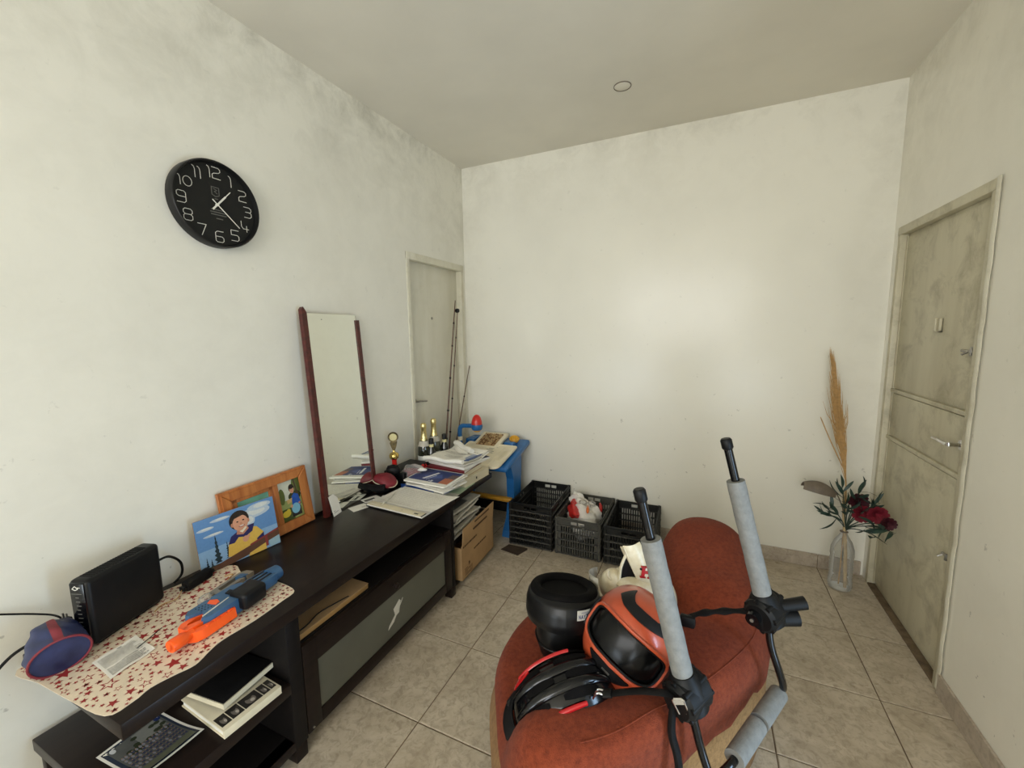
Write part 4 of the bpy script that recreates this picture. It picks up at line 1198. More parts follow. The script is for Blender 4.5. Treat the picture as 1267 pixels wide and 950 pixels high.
al = thing('photo_album', 'cream photo album with a strip of black-and-white pictures, lower of the two albums', 'photo album', (0.300, -2.290, SH), (0, 0, math.radians(-3)))
MB().bx(0.0, 0.235, 0.0, 0.172, 0.0, 0.004, 0.001).bx(0.0, 0.235, 0.0, 0.172, 0.021, 0.025, 0.001).build('cover', M['paper_warm'], al)
MB().bx(0.004, 0.228, 0.004, 0.168, 0.004, 0.021).build('pages', M['paper'], al, smooth=False)
MB().bx(0.228, 0.235, 0.0, 0.172, 0.002, 0.023, 0.002).build('spine', M['paper_warm'], al)
DK, MDG, LTG = srgb(40, 36, 34), srgb(116, 108, 100), srgb(188, 180, 168)
strip = []
for (a, b) in ((0.03, 0.19), (0.205, 0.40), (0.415, 0.72), (0.735, 0.86), (0.875, 0.97)):
    strip += [(DK, rect(a, b, 0, 1)), (MDG, disc((a + b) / 2, 0.45, (b - a) * 0.28, 0.33, 12)), (DK, disc((a + b) / 2, 0.75, (b - a) * 0.22, 0.18, 12)), (LTG, disc((a + b) / 2 + 0.02, 0.35, (b - a) * 0.12, 0.15, 10))]
sheet_print('picture_strip', al, strip, plane_place((0.218, 0.0, 0.0252), (0, 0.172, 0), (-0.048, 0, 0)), M['print'], 0.0001)
a2 = thing('black_album', 'black-covered photo album with white page edges, resting on the cream album', 'photo album', (0.262, -2.282, SH + 0.0262), (0, math.radians(-2), math.radians(5)))
MB().bx(0.0, 0.212, 0.0, 0.168, 0.019, 0.022, 0.001).bx(0.0, 0.212, 0.0, 0.168, 0.0, 0.003, 0.001).build('cover', M['black_matte'], a2)
MB().bx(0.0, 0.215, -0.002, 0.166, 0.003, 0.019).build('pages', M['paper_warm'], a2, smooth=False)

# ------------------------------------------------------------------ papers, books and folders
def book(name, label, loc, rz, size, cover, pages, cat='book', polys=None, tilt=(0, 0), spine='x', group=None):
    """size = (x, y, thickness); cover boards, page block, spine and a print on the cover"""
    t = thing(name, label, cat, loc, (tilt[0], tilt[1], rz), group)
    sx, sy, h = size
    c = min(0.002, h * 0.18)
    MB().bx(-sx / 2, sx / 2, -sy / 2, sy / 2, 0, c, 0.0005).bx(-sx / 2, sx / 2, -sy / 2, sy / 2, h - c, h, 0.0005).build('cover', M[cover], t)
    MB().bx(-sx / 2 + 0.002, sx / 2 - 0.002, -sy / 2 + 0.002, sy / 2 - 0.003, c, h - c).build('pages', M[pages], t, smooth=False)
    if h > 0.012:
        MB().bx(-sx / 2, sx / 2, -sy / 2, -sy / 2 + 0.003, 0.0005, h - 0.0005, 0.001).build('spine', M[cover], t)
    if polys:
        sheet_print('cover_print', t, polys, plane_place((-sx / 2, -sy / 2, h), (sx, 0, 0), (0, sy, 0)), M['print'], 0.00015)
    return t

def loose(name, label, loc, rz, sx, sy, material, seed, curl=0.01, wav=0.002, polys=None, cat='papers', thick=0.0008, group=None):
    """a few sheets lying loose, gently curled"""
    rg = random.Random(seed)
    ph = [rg.random() * 6 for _ in range(3)]
    t = thing(name, label, cat, loc, (0, 0, rz), group)
    def f(u, v, l=0.0):
        z = wav * (1 + math.sin(5 * u + ph[0]) * math.cos(4 * v + ph[1])) + curl * (max(0, u - 0.7) ** 2 * 6 + max(0, 0.25 - v) ** 2 * 6)
        return Vector(((u - 0.5) * sx, (v - 0.5) * sy, z + l + thick))
    MB().sheet(lambda u, v: f(u, v), 14, 12, thick).build('sheet', M[material], t, fix=True)
    if polys:
        sheet_print('print', t, fine(polys, 10), lambda u, v, l: f(u, v, min(l, 0.001)), M['print'], 0.00015)
    return t

rg = random.Random(9)
NT, NT2 = srgb(150, 146, 138), srgb(116, 112, 106)
# open ring binder with loose printed sheets on the console's far end
bz = thing('ring_binder', 'flat cream-edged binder at far end of console under typed sheets', 'binder', (0.385, -1.235, CT + 0.0003), (0, 0, math.radians(-3)))
MB().bx(-0.195, 0.165, -0.135, 0.115, 0.0, 0.002, 0.0008).bx(-0.195, 0.165, -0.135, -0.095, 0.013, 0.0145, 0.0006).build('cover', M['black_plastic'], bz)
MB().bx(-0.192, 0.162, -0.134, 0.116, 0.002, 0.013).build('pages', M['paper'], bz, smooth=False)
MB().bx(-0.195, 0.165, -0.138, -0.134, 0.0, 0.006, 0.001).build('spine', M['black_plastic'], bz)
MB().bx(-0.190, 0.160, -0.1385, -0.0985, 0.0145, 0.0165).build('edge_strip', M['paper_warm'], bz, smooth=False)
MB().bx(0.110, 0.135, -0.126, -0.118, 0.0165, 0.0169).bx(0.03, 0.033, -0.122, -0.118, 0.0165, 0.0169).build('edge_print', M['black_plastic'], bz, smooth=False)
loose('typed_sheets', 'curling typed white sheets spread over the binder', (0.400, -1.220, CT + 0.0138), math.radians(-4), 0.38, 0.222, 'paper', 5, 0.020, 0.003, text_lines(0.05, 0.95, 0.05, 0.92, 14, srgb(214, 210, 200), rg, 0.3))
loose('torn_notes', 'crumpled white notes at the wall side of the binder', (0.225, -1.280, CT + 0.0005), math.radians(20), 0.075, 0.16, 'paper', 8, 0.035, 0.006, text_lines(0.1, 0.9, 0.1, 0.9, 5, NT, rg, 0.35))

# heap on the second unit, near side
U0 = UT + 0.0005
loose('green_sheet', 'pale green and white printed sheet under the nearest paper heap', (0.375, -0.915, U0), math.radians(2), 0.235, 0.29, 'green_card', 6, 0.0, 0.0004, [(srgb(214, 212, 200), rect(0, 1, 0, 0.34)), (srgb(226, 222, 212), rect(0, 0.35, 0.34, 1))])
fld = book('blue_folder', 'blue cardboard folder with white label at base of the paper heap', (0.282, -0.985, U0 + 0.0022), math.radians(-6), (0.27, 0.175, 0.052), 'blue_card', 'paper')
MB().bx(-0.04, 0.03, -0.0895, -0.0876, 0.026, 0.040).build('label', M['paper'], fld, smooth=False)
MB().bx(-0.13, 0.135, -0.094, -0.070, -0.0014, -0.0002).build('green_flap', M['green_card'], fld, smooth=False)
loose('white_sheets', 'stack of loose white sheets between the blue folder and magazine', (0.345, -0.970, U0 + 0.0555), math.radians(8), 0.29, 0.20, 'paper', 2, 0.012, 0.004)
loose('white_sheets', 'crooked white sheets sticking out right of the blue folder', (0.385, -0.955, U0 + 0.003), math.radians(-22), 0.10, 0.23, 'paper', 3, 0.02, 0.003)
NVY = srgb(40, 56, 112)
mag_p = [(srgb(228, 226, 220), rect(0, 1, 0, 1)), (NVY, rect(0.02, 0.98, 0.16, 0.97)), (srgb(64, 84, 146), [(0.25, 0.5), (0.6, 0.7), (0.7, 0.5), (0.4, 0.3)]), (srgb(30, 40, 84), [(0.02, 0.97), (0.02, 0.5), (0.3, 0.8), (0.3, 0.97)]),
         (srgb(176, 104, 76), rect(0.76, 0.98, 0.16, 0.52)), (srgb(96, 78, 78), rect(0.80, 0.98, 0.52, 0.80)), (srgb(226, 226, 230), [(0.30, 0.30), (0.36, 0.28), (0.50, 0.78), (0.44, 0.80)]), (srgb(206, 208, 220), [(0.40, 0.28), (0.42, 0.275), (0.52, 0.6), (0.50, 0.61)]), (srgb(206, 208, 220), rect(0.55, 0.60, 0.18, 0.28)), (srgb(190, 196, 214), rect(0.50, 0.54, 0.20, 0.25))]
for k, (dx, dy, rz, cz, ll) in enumerate(((0.010, 0.012, 12, 0.0, 0.27), (-0.006, 0.004, -14, 0.006, 0.28), (0.016, 0.016, 5, 0.012, 0.26), (0.004, 0.006, -8, 0.018, 0.285))):
    loose('white_sheets', 'loose white sheets fanned out in the heap just beneath the navy magazine', (0.362 + dx, -0.992 + dy, U0 + 0.070 + cz), math.radians(rz), ll, 0.20, 'paper', 20 + k, 0.008, 0.0012, None, 'papers', 0.003, 'fanned sheets under the navy magazine')
book('navy_magazine', 'magazine with navy blue cover and orange picture topping the near paper heap', (0.362, -1.010, U0 + 0.097), math.radians(-2), (0.280, 0.205, 0.008), 'paper', 'paper', 'magazine', mag_p, (math.radians(2), 0))
book('white_booklet', 'white stapled booklet lying on the blue folder under the loose sheets', (0.362, -0.992, U0 + 0.061), math.radians(-9), (0.290, 0.205, 0.008), 'paper', 'paper', 'booklet')

# heap on the second unit, far side
book('cream_box_file', 'thick cream book with small dark mark on the spine at base of far heap', (0.372, -0.715, U0), math.radians(-4), (0.225, 0.27, 0.052), 'paper_warm', 'paper_warm', 'book')
mk = MB().bx(0.484, 0.4862, -0.745, -0.735, U0 + 0.020, U0 + 0.034).build('ink_mark', M['black_plastic'], smooth=False)
mk.parent = bpy.data.objects['cream_box_file']
mk.matrix_parent_inverse = Matrix.LocRotScale(Vector((0.372, -0.715, U0)), Matrix.Rotation(math.radians(-4), 3, 'Z').to_quaternion(), None).inverted()
book('brown_book', 'brown hardback book lying on the cream book in far heap', (0.335, -0.755, U0 + 0.053), math.radians(-1), (0.25, 0.255, 0.032), 'cardboard', 'paper_warm', 'book')
book('maroon_book', 'maroon hardback book lying on the brown book in far heap', (0.330, -0.745, U0 + 0.086), math.radians(4), (0.265, 0.25, 0.022), 'maroon', 'paper', 'book')
book('white_notebook', 'thin white notebook under the rolled newspapers', (0.345, -0.725, U0 + 0.109), math.radians(-8), (0.285, 0.235, 0.016), 'paper', 'paper', 'notebook')
def newspaper(name, label, loc, rz, sx, sy, rolls, seed, lift, polys=None):
    """folded newspaper: several leaves, the edge turned over into a soft roll"""
    rg = random.Random(seed)
    t = thing(name, label, 'newspaper', loc, (0, 0, rz))
    ph = rg.random() * 6
    def top(u, v, l=0.0):
        z = 0.012 + lift * u * v + 0.007 * math.sin(6 * v + ph + 2 * u) + 0.005 * math.sin(9 * u + ph + 3 * v)
        return Vector(((u - 0.5) * sx, (v - 0.5) * sy, z + l))
    MB().sheet(lambda u, v: top(u, v), 16, 14, 0.001).build('leaf', M['paper'], t, fix=True)
    MB().sheet(lambda u, v: top(u, v) * 1.0 + Vector((0.006 * u, 0.008, -0.006)), 12, 10, 0.003).build('leaf', M['paper_grey'], t, fix=True)
    MB().sheet(lambda u, v: top(u, v) * 1.0 + Vector((0.010, -0.006 * u, -0.010 + 0.002 * v)), 12, 10, 0.002).build('leaf', M['paper'], t, fix=True)
    for (v, r) in rolls:
        p = [top(k / 10, v) + Vector((0, 0, r * 0.75)) for k in range(11)]
        MB().tube(p, [r * (1 + 0.03 * math.sin(k)) for k in range(11)], 14).build('fold', M['paper'], t)
    if polys:
        sheet_print('print', t, fine(polys, 10), lambda u, v, l: top(u, v, min(l, 0.0012)), M['print'], 0.0002)
rg = random.Random(31)
np_ = text_lines(0.08, 0.9, 0.62, 0.82, 4, srgb(170, 166, 160), rg, 0.4) + text_lines(0.3, 0.8, 0.3, 0.5, 3, srgb(190, 186, 178), rg, 0.4) + [(srgb(70, 92, 142), [(0.90, 0.10), (0.985, 0.20), (0.985, 0.80), (0.93, 0.78)]), (srgb(150, 160, 184), [(0.80, 0.05), (0.9, 0.1), (0.93, 0.7), (0.90, 0.6)])]
newspaper('top_newspaper', 'folded newspaper with rolled white edge on very top of far heap', (0.355, -0.755, U0 + 0.142), math.radians(-6), 0.30, 0.27, [(0.0, 0.013)], 2, 0.022, np_)
newspaper('rolled_newspaper', 'tightly rolled newspaper at back of the far heap', (0.335, -0.640, U0 + 0.150), math.radians(-34), 0.25, 0.07, [(0.5, 0.017)], 6, 0.010)
book('glossy_leaflets', 'glossy navy and white leaflets sticking out from under the top newspaper', (0.395, -0.675, U0 + 0.126), math.radians(-24), (0.22, 0.17, 0.012), 'marble_white', 'paper', 'leaflets', [(srgb(60, 70, 110), rect(0.7, 1, 0, 1)), (srgb(140, 96, 100), rect(0.5, 0.7, 0, 1))])

# small red figurine, cap with bag, black box, trophy, bottles
bb = thing('black_case', 'low black case against the wall with the trophy standing on it', 'case', (0.108, -0.935, U0))
MB().box((0, 0, 0.058), (0.15, 0.25, 0.116), None, 0.008, 3).build('case_body', M['black_plastic'], bb)
MB().box((0, 0, 0.078), (0.1515, 0.2515, 0.003)).build('lid_seam', M['black_matte'], bb, smooth=False)
MB().box((0.078, 0.0, 0.070), (0.006, 0.04, 0.02), None, 0.002, 1).build('clasp', M['black_gloss'], bb)
tz = U0 + 0.1165
tp = thing('trophy', 'small gold trophy with ivory disc and red stem standing on the black case', 'trophy', (0.072, -1.005, tz), (0, 0, 0.6))
MB().lathe([(0.024, 0), (0.024, 0.008), (0.020, 0.010), (0.0, 0.010)], 20).build('base', M['black_gloss'], tp)
MB().lathe([(0.016, 0.010), (0.014, 0.05), (0.017, 0.058), (0.0, 0.058)], 20).build('stem', M['red_plastic'], tp)
MB().lathe([(0.010, 0.058), (0.026, 0.066), (0.029, 0.082), (0.024, 0.094), (0.008, 0.104), (0.006, 0.112), (0.0, 0.112)], 24).build('cup', M['gold'], tp)
MB().prism([(-0.006, 0.110), (0.006, 0.110), (0.016, 0.135), (0.022, 0.165), (0.012, 0.172), (-0.010, 0.170), (-0.022, 0.160), (-0.015, 0.135)], 0.010, frame((0, -0.005, 0), (1, 0, 0), (0, 0, 1), (0, 1, 0))).build('figure', M['bronze'], tp, fix=True)
DM = frame((0, -0.006, 0.195), (1, 0, 0), (0, 0, 1), (0, -1, 0))
MB().lathe([(0.0, -0.008), (0.027, -0.008), (0.031, -0.002), (0.029, 0.004), (0.022, 0.002), (0.0, 0.002)], 28, DM).build('ring', M['bronze'], tp, fix=True)
MB().lathe([(0.0, 0.004), (0.020, 0.004), (0.022, 0.0018)], 24, DM).build('disc', M['ivory'], tp, fix=True)

cp = thing('upturned_cap', 'upturned black cap with a maroon pouch inside it behind the binder', 'cap', (0.112, -1.165, CT + 0.0003), (0, 0, 0.2))
MB().lathe([(0.0, 0.0), (0.038, 0.002), (0.064, 0.018), (0.074, 0.045), (0.076, 0.062), (0.071, 0.064), (0.066, 0.045), (0.052, 0.020), (0.0, 0.010)], 32).build('crown', M['black_matte'], cp)
MB().sheet(lambda u, v: (-0.055 + 0.11 * u, -0.056 - 0.030 * v * math.sin(PI * (0.15 + 0.7 * u)), 0.056 - 0.020 * v * v), 14, 6, 0.003).build('peak', M['black_matte'], cp, fix=True)
pc = thing('maroon_pouch', 'glossy maroon zipped pouch lying in the upturned black cap', 'pouch', (0.118, -1.158, CT + 0.012), (0.25, 0.30, 0.3))
MB().ball((0, 0, 0.060), (0.068, 0.048, 0.036), 24, 14, None, lambda p: Vector((p.x, p.y * (1 + 0.15 * math.sin(p.x * 40)), p.z * (1 + 0.12 * math.cos(p.x * 55))))).build('body', M['maroon'], pc)
MB().tube([(0.070 * math.cos(a), 0.050 * math.sin(a), 0.058 + 0.004 * math.sin(3 * a)) for a in [2 * PI * k / 30 for k in range(30)]], 0.0022, 6, closed=True).build('zip', M['paper_warm'], pc)
dk = thing('dark_pouch', 'dark grey rounded pouch wedged between maroon pouch and black case', 'pouch', (0.115, -1.070, CT + 0.050), (0, 0, 0.4))
MB().ball((0, 0, 0.04), (0.042, 0.028, 0.036), 20, 12).build('body', M['rubber'], dk)
MB().tube([(0.030 * math.cos(a), 0.020 * math.sin(a), 0.067) for a in [2 * PI * k / 20 for k in range(20)]], 0.002, 6, closed=True).build('seam', M['black_matte'], dk)
pbag = thing('plastic_bag', 'crumpled clear plastic bag of reddish things behind the navy magazine', 'plastic bag', (0.192, -0.985, U0 + 0.056), (0, 0, 0.5))
def crumple(s, r):
    return lambda p: p * (1 + 0.10 * math.sin(p.x * s + 2 * p.z * s) + 0.08 * math.cos(p.y * s * 1.4 + p.x * s))
MB().ball((0, 0, 0.050), (0.066, 0.045, 0.044), 26, 16, None, crumple(70, 1)).build('bag', M['clear_bag'], pbag)
MB().ball((-0.01, 0.0, 0.042), (0.060, 0.036, 0.030), 18, 12, None, crumple(90, 1)).build('contents', M['maroon'], pbag)
MB().ball((0.060, -0.03, 0.070), (0.030, 0.014, 0.010), 14, 8, None, crumple(120, 1)).build('knot', M['paper'], pbag)
fg = thing('red_figurine', 'tiny red plastic figurine standing behind the plastic bag', 'figurine', (0.205, -0.905, U0 + 0.0005), (0, 0, 0.8))
MB().lathe([(0.018, 0), (0.018, 0.06), (0.008, 0.068), (0.011, 0.085), (0.012, 0.105), (0.006, 0.112), (0.0, 0.112)], 14).build('body', M['red_plastic'], fg)
MB().ball((0, 0, 0.120), 0.010, 12, 8).build('head', M['red_plastic'], fg)
MB().tube([(0.010, 0, 0.105), (0.022, 0.0, 0.116), (0.016, 0, 0.128)], 0.0035, 8).build('arm', M['red_plastic'], fg)

def bottle(name, label, loc, prof, parts, group=None):
    t = thing(name, label, 'bottle', loc, (0, 0, 0), group)
    MB().lathe(prof, 28).build('glass_body', M[parts[0]], t)
    return t
def champagne(name, label, loc, glass, h=0.315):
    s = h / 0.315
    t = bottle(name, label, loc, [(0.0, 0.0), (0.040, 0.0), (0.043, 0.006), (0.043, 0.150 * s), (0.038, 0.185 * s), (0.022, 0.225 * s), (0.016, 0.250 * s), (0.0145, 0.30 * s), (0.0, 0.30 * s)], [glass])
    MB().lathe([(0.0255, 0.215 * s), (0.0185, 0.250 * s), (0.0170, 0.288 * s), (0.0195, 0.292 * s), (0.0195, 0.312 * s), (0.014, 0.322 * s), (0.0, 0.323 * s)], 24).build('foil', M['gold_foil'], t)
    MB().lathe([(0.0395, 0.184 * s), (0.030, 0.208 * s), (0.0268, 0.214 * s)], 24).build('neck_label', M['paper_grey'], t)
    MB().lathe([(0.0435, 0.05), (0.0435, 0.125 * s)], 28).build('label', M['marble_white'], t)
    return t
champagne('champagne_bottle', 'dark green champagne bottle with gold foil neck, nearest the trophy', (0.100, -0.745, U0), 'bottle_green', 0.335)
champagne('champagne_bottle', 'olive champagne bottle with gold foil neck, farther from the trophy', (0.105, -0.640, U0), 'clear_green', 0.345)
def small_bottle(name, label, loc):
    t = bottle(name, label, loc, [(0.0, 0.0), (0.030, 0.0), (0.0325, 0.005), (0.0325, 0.130), (0.027, 0.158), (0.014, 0.190), (0.0125, 0.225), (0.0, 0.225)], ['bottle_black'])
    MB().lathe([(0.0160, 0.208), (0.0160, 0.240), (0.014, 0.243), (0.0, 0.243)], 20).build('cap', M['black_plastic'], t)
    MB().lathe([(0.0148, 0.186), (0.0140, 0.207)], 20).build('neck_label', M['ivory'], t)
    return t
small_bottle('small_wine_bottle', 'small dark bottle with black cap in front of the champagne bottles', (0.150, -0.735, U0))
small_bottle('small_wine_bottle', 'small dark bottle with black cap half hidden behind the top newspaper', (0.160, -0.600, U0))

# newspapers standing in the second unit and carton in front
for k in range(5):
    lab = ['folded grey newspaper in the lower shelf, resting on the shelf board', 'folded grey newspaper in the lower shelf, second from bottom', 'folded grey newspaper in the lower shelf, middle of the pile', 'folded grey newspaper in the lower shelf, second from top', 'folded grey newspaper on top of the lower shelf pile'][k]
    t = thing('shelf_newspaper', lab, 'newspaper', (0.345 - 0.006 * k, -0.875 + 0.012 * k, 0.264 + 0.0295 * k), (math.radians(1.5), 0, math.radians([0, 4, -5, 6, -2][k])), 'newspapers in the lower shelf')
    def nf(u, v, k=k):
        return (0.27 * (u - 0.5), 0.32 * (v - 0.5), 0.020 + 0.004 * math.sin(5 * u + k) + 0.003 * math.sin(7 * v + 2 * k))
    MB().sheet(nf, 12, 10, 0.012).build('leaves', M['paper_grey'], t, fix=True)
    MB().tube([Vector(nf(1.0, j / 10)) + Vector((0.0, 0, -0.005)) for j in range(11)], 0.0075, 10).build('fold', M['paper_grey'], t)
    MB().bx(0.05, 0.12, -0.1, 0.05, 0.0275, 0.0278).build('print', M['grey_paint'], t, smooth=False)
ct_ = thing('open_carton', 'open brown cardboard carton with raised flap standing before the shelf unit', 'carton', (0.535, -0.825, 0.0), (0, 0, math.radians(2.0)))
cw, chh, cd = 0.405, 0.205, 0.10
z0 = 0.042
MB().bx(-0.004, 0.0, -cw / 2, cw / 2, z0, z0 + chh).build('front_panel', M['cardboard'], ct_, smooth=False)
MB().bx(-cd, -cd + 0.004, -cw / 2, cw / 2, z0, z0 + chh - 0.03).build('back_panel', M['cardboard'], ct_, smooth=False)
MB().bx(-cd, 0.0, -cw / 2 - 0.004, -cw / 2, z0, z0 + chh - 0.01).build('side_panel', M['cardboard'], ct_, smooth=False)
MB().bx(-cd, 0.0, cw / 2, cw / 2 + 0.004, z0, z0 + chh - 0.01).build('side_panel', M['cardboard'], ct_, smooth=False)
MB().bx(-cd, 0.0, -cw / 2, cw / 2, z0, z0 + 0.004).build('bottom_panel', M['cardboard'], ct_, smooth=False)
flp = MB().prism([(-cw / 2 + 0.006, 0), (cw / 2, 0), (cw / 2 + 0.012, 0.105), (-cw / 2 + 0.012, 0.100)], 0.004, frame((-0.002, 0, z0 + chh), (0, 1, 0), (0.03, 0, 1), (1, 0, 0))).build('flap', M['cardboard'], ct_, smooth=False, fix=True)
for (zz, a, b) in ((z0 + 0.125, -0.06, 0.10), (z0 + chh + 0.048, -0.07, 0.11), (z0 + chh + 0.085, -0.05, 0.14), (z0 + chh - 0.012, -0.19, -0.02)):
    u = a
    pm = MB()
    rg = random.Random(int(zz * 1000))
    while u < b:
        w = 0.008 + 0.016 * rg.random()
        pm.bx(0.0002 + 0.0025 * (zz > z0 + chh), 0.0008 + 0.0055 * (zz > z0 + chh), u, min(u + w, b), zz - 0.005, zz + 0.005)
        u += w + 0.004
    pm.build('printed_line', M['ink_brown'], ct_, smooth=False)
em = MB()
E0 = frame((0.0003, -0.13, z0 + 0.058), (0, 1, 0), (0, 0, 1), (1, 0, 0))
em.prism([(0.0, 0.0), (0.012, 0.004), (0.018, 0.014), (0.010, 0.024), (-0.002, 0.020), (0.004, 0.012)], 0.0005, E0)
for k in range(4):
    em.ribbon([(-0.045, -0.004 - k * 0.012), (-0.010 + 0.02 * (k % 2), -0.004 - k * 0.012)], 0.004, E0).ribbon([(0.005 + 0.01 * (k % 2), -0.014 - k * 0.010), (0.045, -0.014 - k * 0.010)], 0.003, E0)
em.build('printed_emblem', M['ink_brown'], ct_, smooth=False, fix=True)
tag(MB().prism([(0.556, -0.566), (0.690, -0.592), (0.722, -0.500), (0.715, -0.487), (0.580, -0.487)], 0.004, None, 0.0004).build('floor_board', M['brown_mat'], smooth=False, fix=True), 'dark brown flat board on the floor in front of the black crate', 'board')

# ------------------------------------------------------------------ fishing rods in the corner
def rod(name, label, p0, p1, r0, r1, knots, reel=None):
    t = thing(name, label, 'fishing rod', (0, 0, 0))
    P0, P1 = Vector(p0), Vector(p1)
    pts = [P0.lerp(P1, k / 12) for k in range(13)]
    MB().tube(pts, [r0 + (r1 - r0) * k / 12 for k in range(13)], 8).build('cane', M['cane'], t)
    for k in knots:
        r = r0 + (r1 - r0) * k
        c = P0.lerp(P1, k)
        d = (P1 - P0).normalized() * 0.006
        MB().cyl(c - d, c + d, r * 1.45, None, 8).build('joint', M['black_matte'], t)
    return t, P0, P1
t, a, b = rod('fishing_rod', 'longest brown cane fishing rod with reel leaning at the corner door', (0.055, -0.541, 0.001), (0.030, -0.198, 1.685), 0.0090, 0.0035, (0.25, 0.4, 0.52, 0.66, 0.8, 0.9))
MB().lathe([(0.0, -0.012), (0.014, -0.012), (0.017, 0.0), (0.014, 0.012), (0.0, 0.012)], 16, frame(a.lerp(b, 0.955) + Vector((0.012, 0.018, 0)), (0, 1, 0), (0, 0, 1), (1, 0, 0))).build('reel', M['black_plastic'], t)
MB().tube(catmull([a.lerp(b, 0.93), a.lerp(b, 0.6) + Vector((0.01, 0.10, -0.06)), a.lerp(b, 0.40) + Vector((0.01, 0.18, -0.1)), a.lerp(b, 0.32) + Vector((0.01, 0.21, -0.08))], 6), 0.0010, 5).build('line', M['cane'], t)
rod('fishing_rod', 'second brown cane fishing rod standing just right of the longest', (0.084, -0.535, 0.001), (0.035, -0.178, 1.600), 0.0075, 0.0028, (0.3, 0.45, 0.6, 0.75, 0.88))
rod('fishing_rod', 'short thin cane rod leaning in the corner behind toy desk', (0.046, -0.520, 0.001), (0.030, -0.014, 1.180), 0.0060, 0.0032, (0.4, 0.6, 0.8))

# ------------------------------------------------------------------ blue toy desk in the corner
dk = thing('toy_desk', 'blue plastic toddler activity desk with red egg lamp in the back corner', 'toy desk', (0, 0, 0))
X0, X1 = 0.065, 0.560
def slab(name, y0, z0, y1, z1, x0, x1, thick, material, bev, lift=0.0, parent=None):
    """tilted slab running from (y0, z0) to (y1, z1)"""
    L = math.hypot(y1 - y0, z1 - z0)
    d = Vector((0, (y1 - y0) / L, (z1 - z0) / L))
    m = frame((x0, y0, z0), (1, 0, 0), d)
    return MB().bx(0, x1 - x0, 0, L, lift - thick, lift, bev, m).build(name, M[material], parent or dk), m, L
top, mt, Lt = slab('desk_top', -0.47, 0.535, -0.035, 0.628, X0, X1, 0.045, 'blue_plastic', 0.018)
def board_poly(w, l, r):
    pts = []
    for (cx, cy, a0) in ((w - r, r, -90), (w - r * 0.3, l - r * 0.3, 0), (r * 0.3, l - r * 0.3, 90), (r, r, 180)):
        rr = r if cy < l / 2 else r * 0.3
        for k in range(6):
            a = math.radians(a0 + 18 * k)
            pts.append((cx + rr * math.cos(a), cy + rr * math.sin(a)))
    return pts
BM = frame((0.130, -0.555, 0.545), (1, 0, 0), Vector((0, 0.36, 0.066)).normalized())
wb = MB().prism(board_poly(0.405, 0.345, 0.045), 0.010, BM, 0.0).build('writing_board', M['cream_plastic'], dk, smooth=False, fix=True)
rm = MB()
pp = board_poly(0.393, 0.333, 0.040)
rm.tube([(p[0] + 0.006, p[1] + 0.006, 0.010) for p in pp], 0.0045, 6, closed=True, mtx=BM)
rm.build('board_rim', M['cream_plastic'], wb)
MB().bx(0.315, 0.322, 0.03, 0.30, 0.0095, 0.0125, 0.001, BM).build('ridge', M['cream_plastic'], wb)
MB().bx(0.345, 0.372, 0.10, 0.25, 0.0095, 0.0118, 0.001, BM).build('pencil_groove', M['paper_warm'], wb)
rg = random.Random(2)
for k in range(5):
    MB().bx(0.20 + 0.012 * (k % 2), 0.25 + 0.02 * rg.random(), 0.20 + 0.022 * k, 0.206 + 0.022 * k, 0.0098, 0.0103, 0, BM).build('printed_line', M['grey_paint'], wb, smooth=False)
TM = frame((0.180, -0.285, 0.582), (1, 0, 0), Vector((0, 0.225, 0.060)).normalized())
tr_ = MB().bx(0, 0.215, 0, 0.235, 0.0, 0.024, 0.008, TM).build('bead_tray', M['cream_plastic'], dk)
MB().bx(0.030, 0.185, 0.030, 0.205, 0.0225, 0.0255, 0.001, TM).build('tray_floor', M['cardboard'], tr_)
for i in range(9):
    for j in range(9):
        MB().ball((0.039 + i * 0.0172 + 0.003 * rg.random(), 0.039 + j * 0.0195 + 0.003 * rg.random(), 0.0275), (0.0075, 0.0075, 0.005), 8, 5, TM).build('bead', M['bead' if rg.random() < 0.65 else 'hardboard'], tr_)
for (px, yl) in ((0.085, 0.16), (0.415, 0.16)):
    MB().bx(px, px + 0.075, -0.20, -0.085, 0.585, 0.632, 0.010, Matrix.Rotation(0.0, 4, 'X')).build('side_pod', M['blue_plastic'], dk)
kb = MB().ball((0.470, -0.130, 0.640), (0.036, 0.036, 0.028), 20, 12).build('knob_ball', M['ochre_plastic'], dk)
for k in range(6):
    a = PI * k / 6
    MB().tube([Vector((0.470 + 0.037 * math.cos(a) * math.cos(t), -0.130 + 0.037 * math.sin(a) * math.cos(t), 0.640 + 0.029 * math.sin(t))) for t in [PI * j / 12 for j in range(13)]], 0.0028, 6).build('knob_rib', M['yellow_plastic'], kb)
for xx in (X0 + 0.03, X1 - 0.075):
    lm = MB().prism([(-0.36, 0.53), (-0.16, 0.575), (-0.17, 0.40), (-0.19, 0.22), (-0.18, 0.10), (-0.08, 0.0), (-0.40, 0.0), (-0.385, 0.04), (-0.33, 0.11), (-0.305, 0.22), (-0.31, 0.40)], 0.055, frame((xx, 0, 0), (0, 1, 0), (0, 0, 1), (1, 0, 0)), 0.0)
    lm.build('leg', M['blue_plastic'], dk, smooth=False, fix=True)
MB().bx(X0 + 0.04, X1 - 0.03, -0.345, -0.305, 0.235, 0.262, 0.006).build('cross_bar', M['ochre_plastic'], dk)
MB().bx(X0 + 0.04, X1 - 0.03, -0.30, -0.27, 0.14, 0.20, 0.004).build('storage_bin', M['black_matte'], dk)
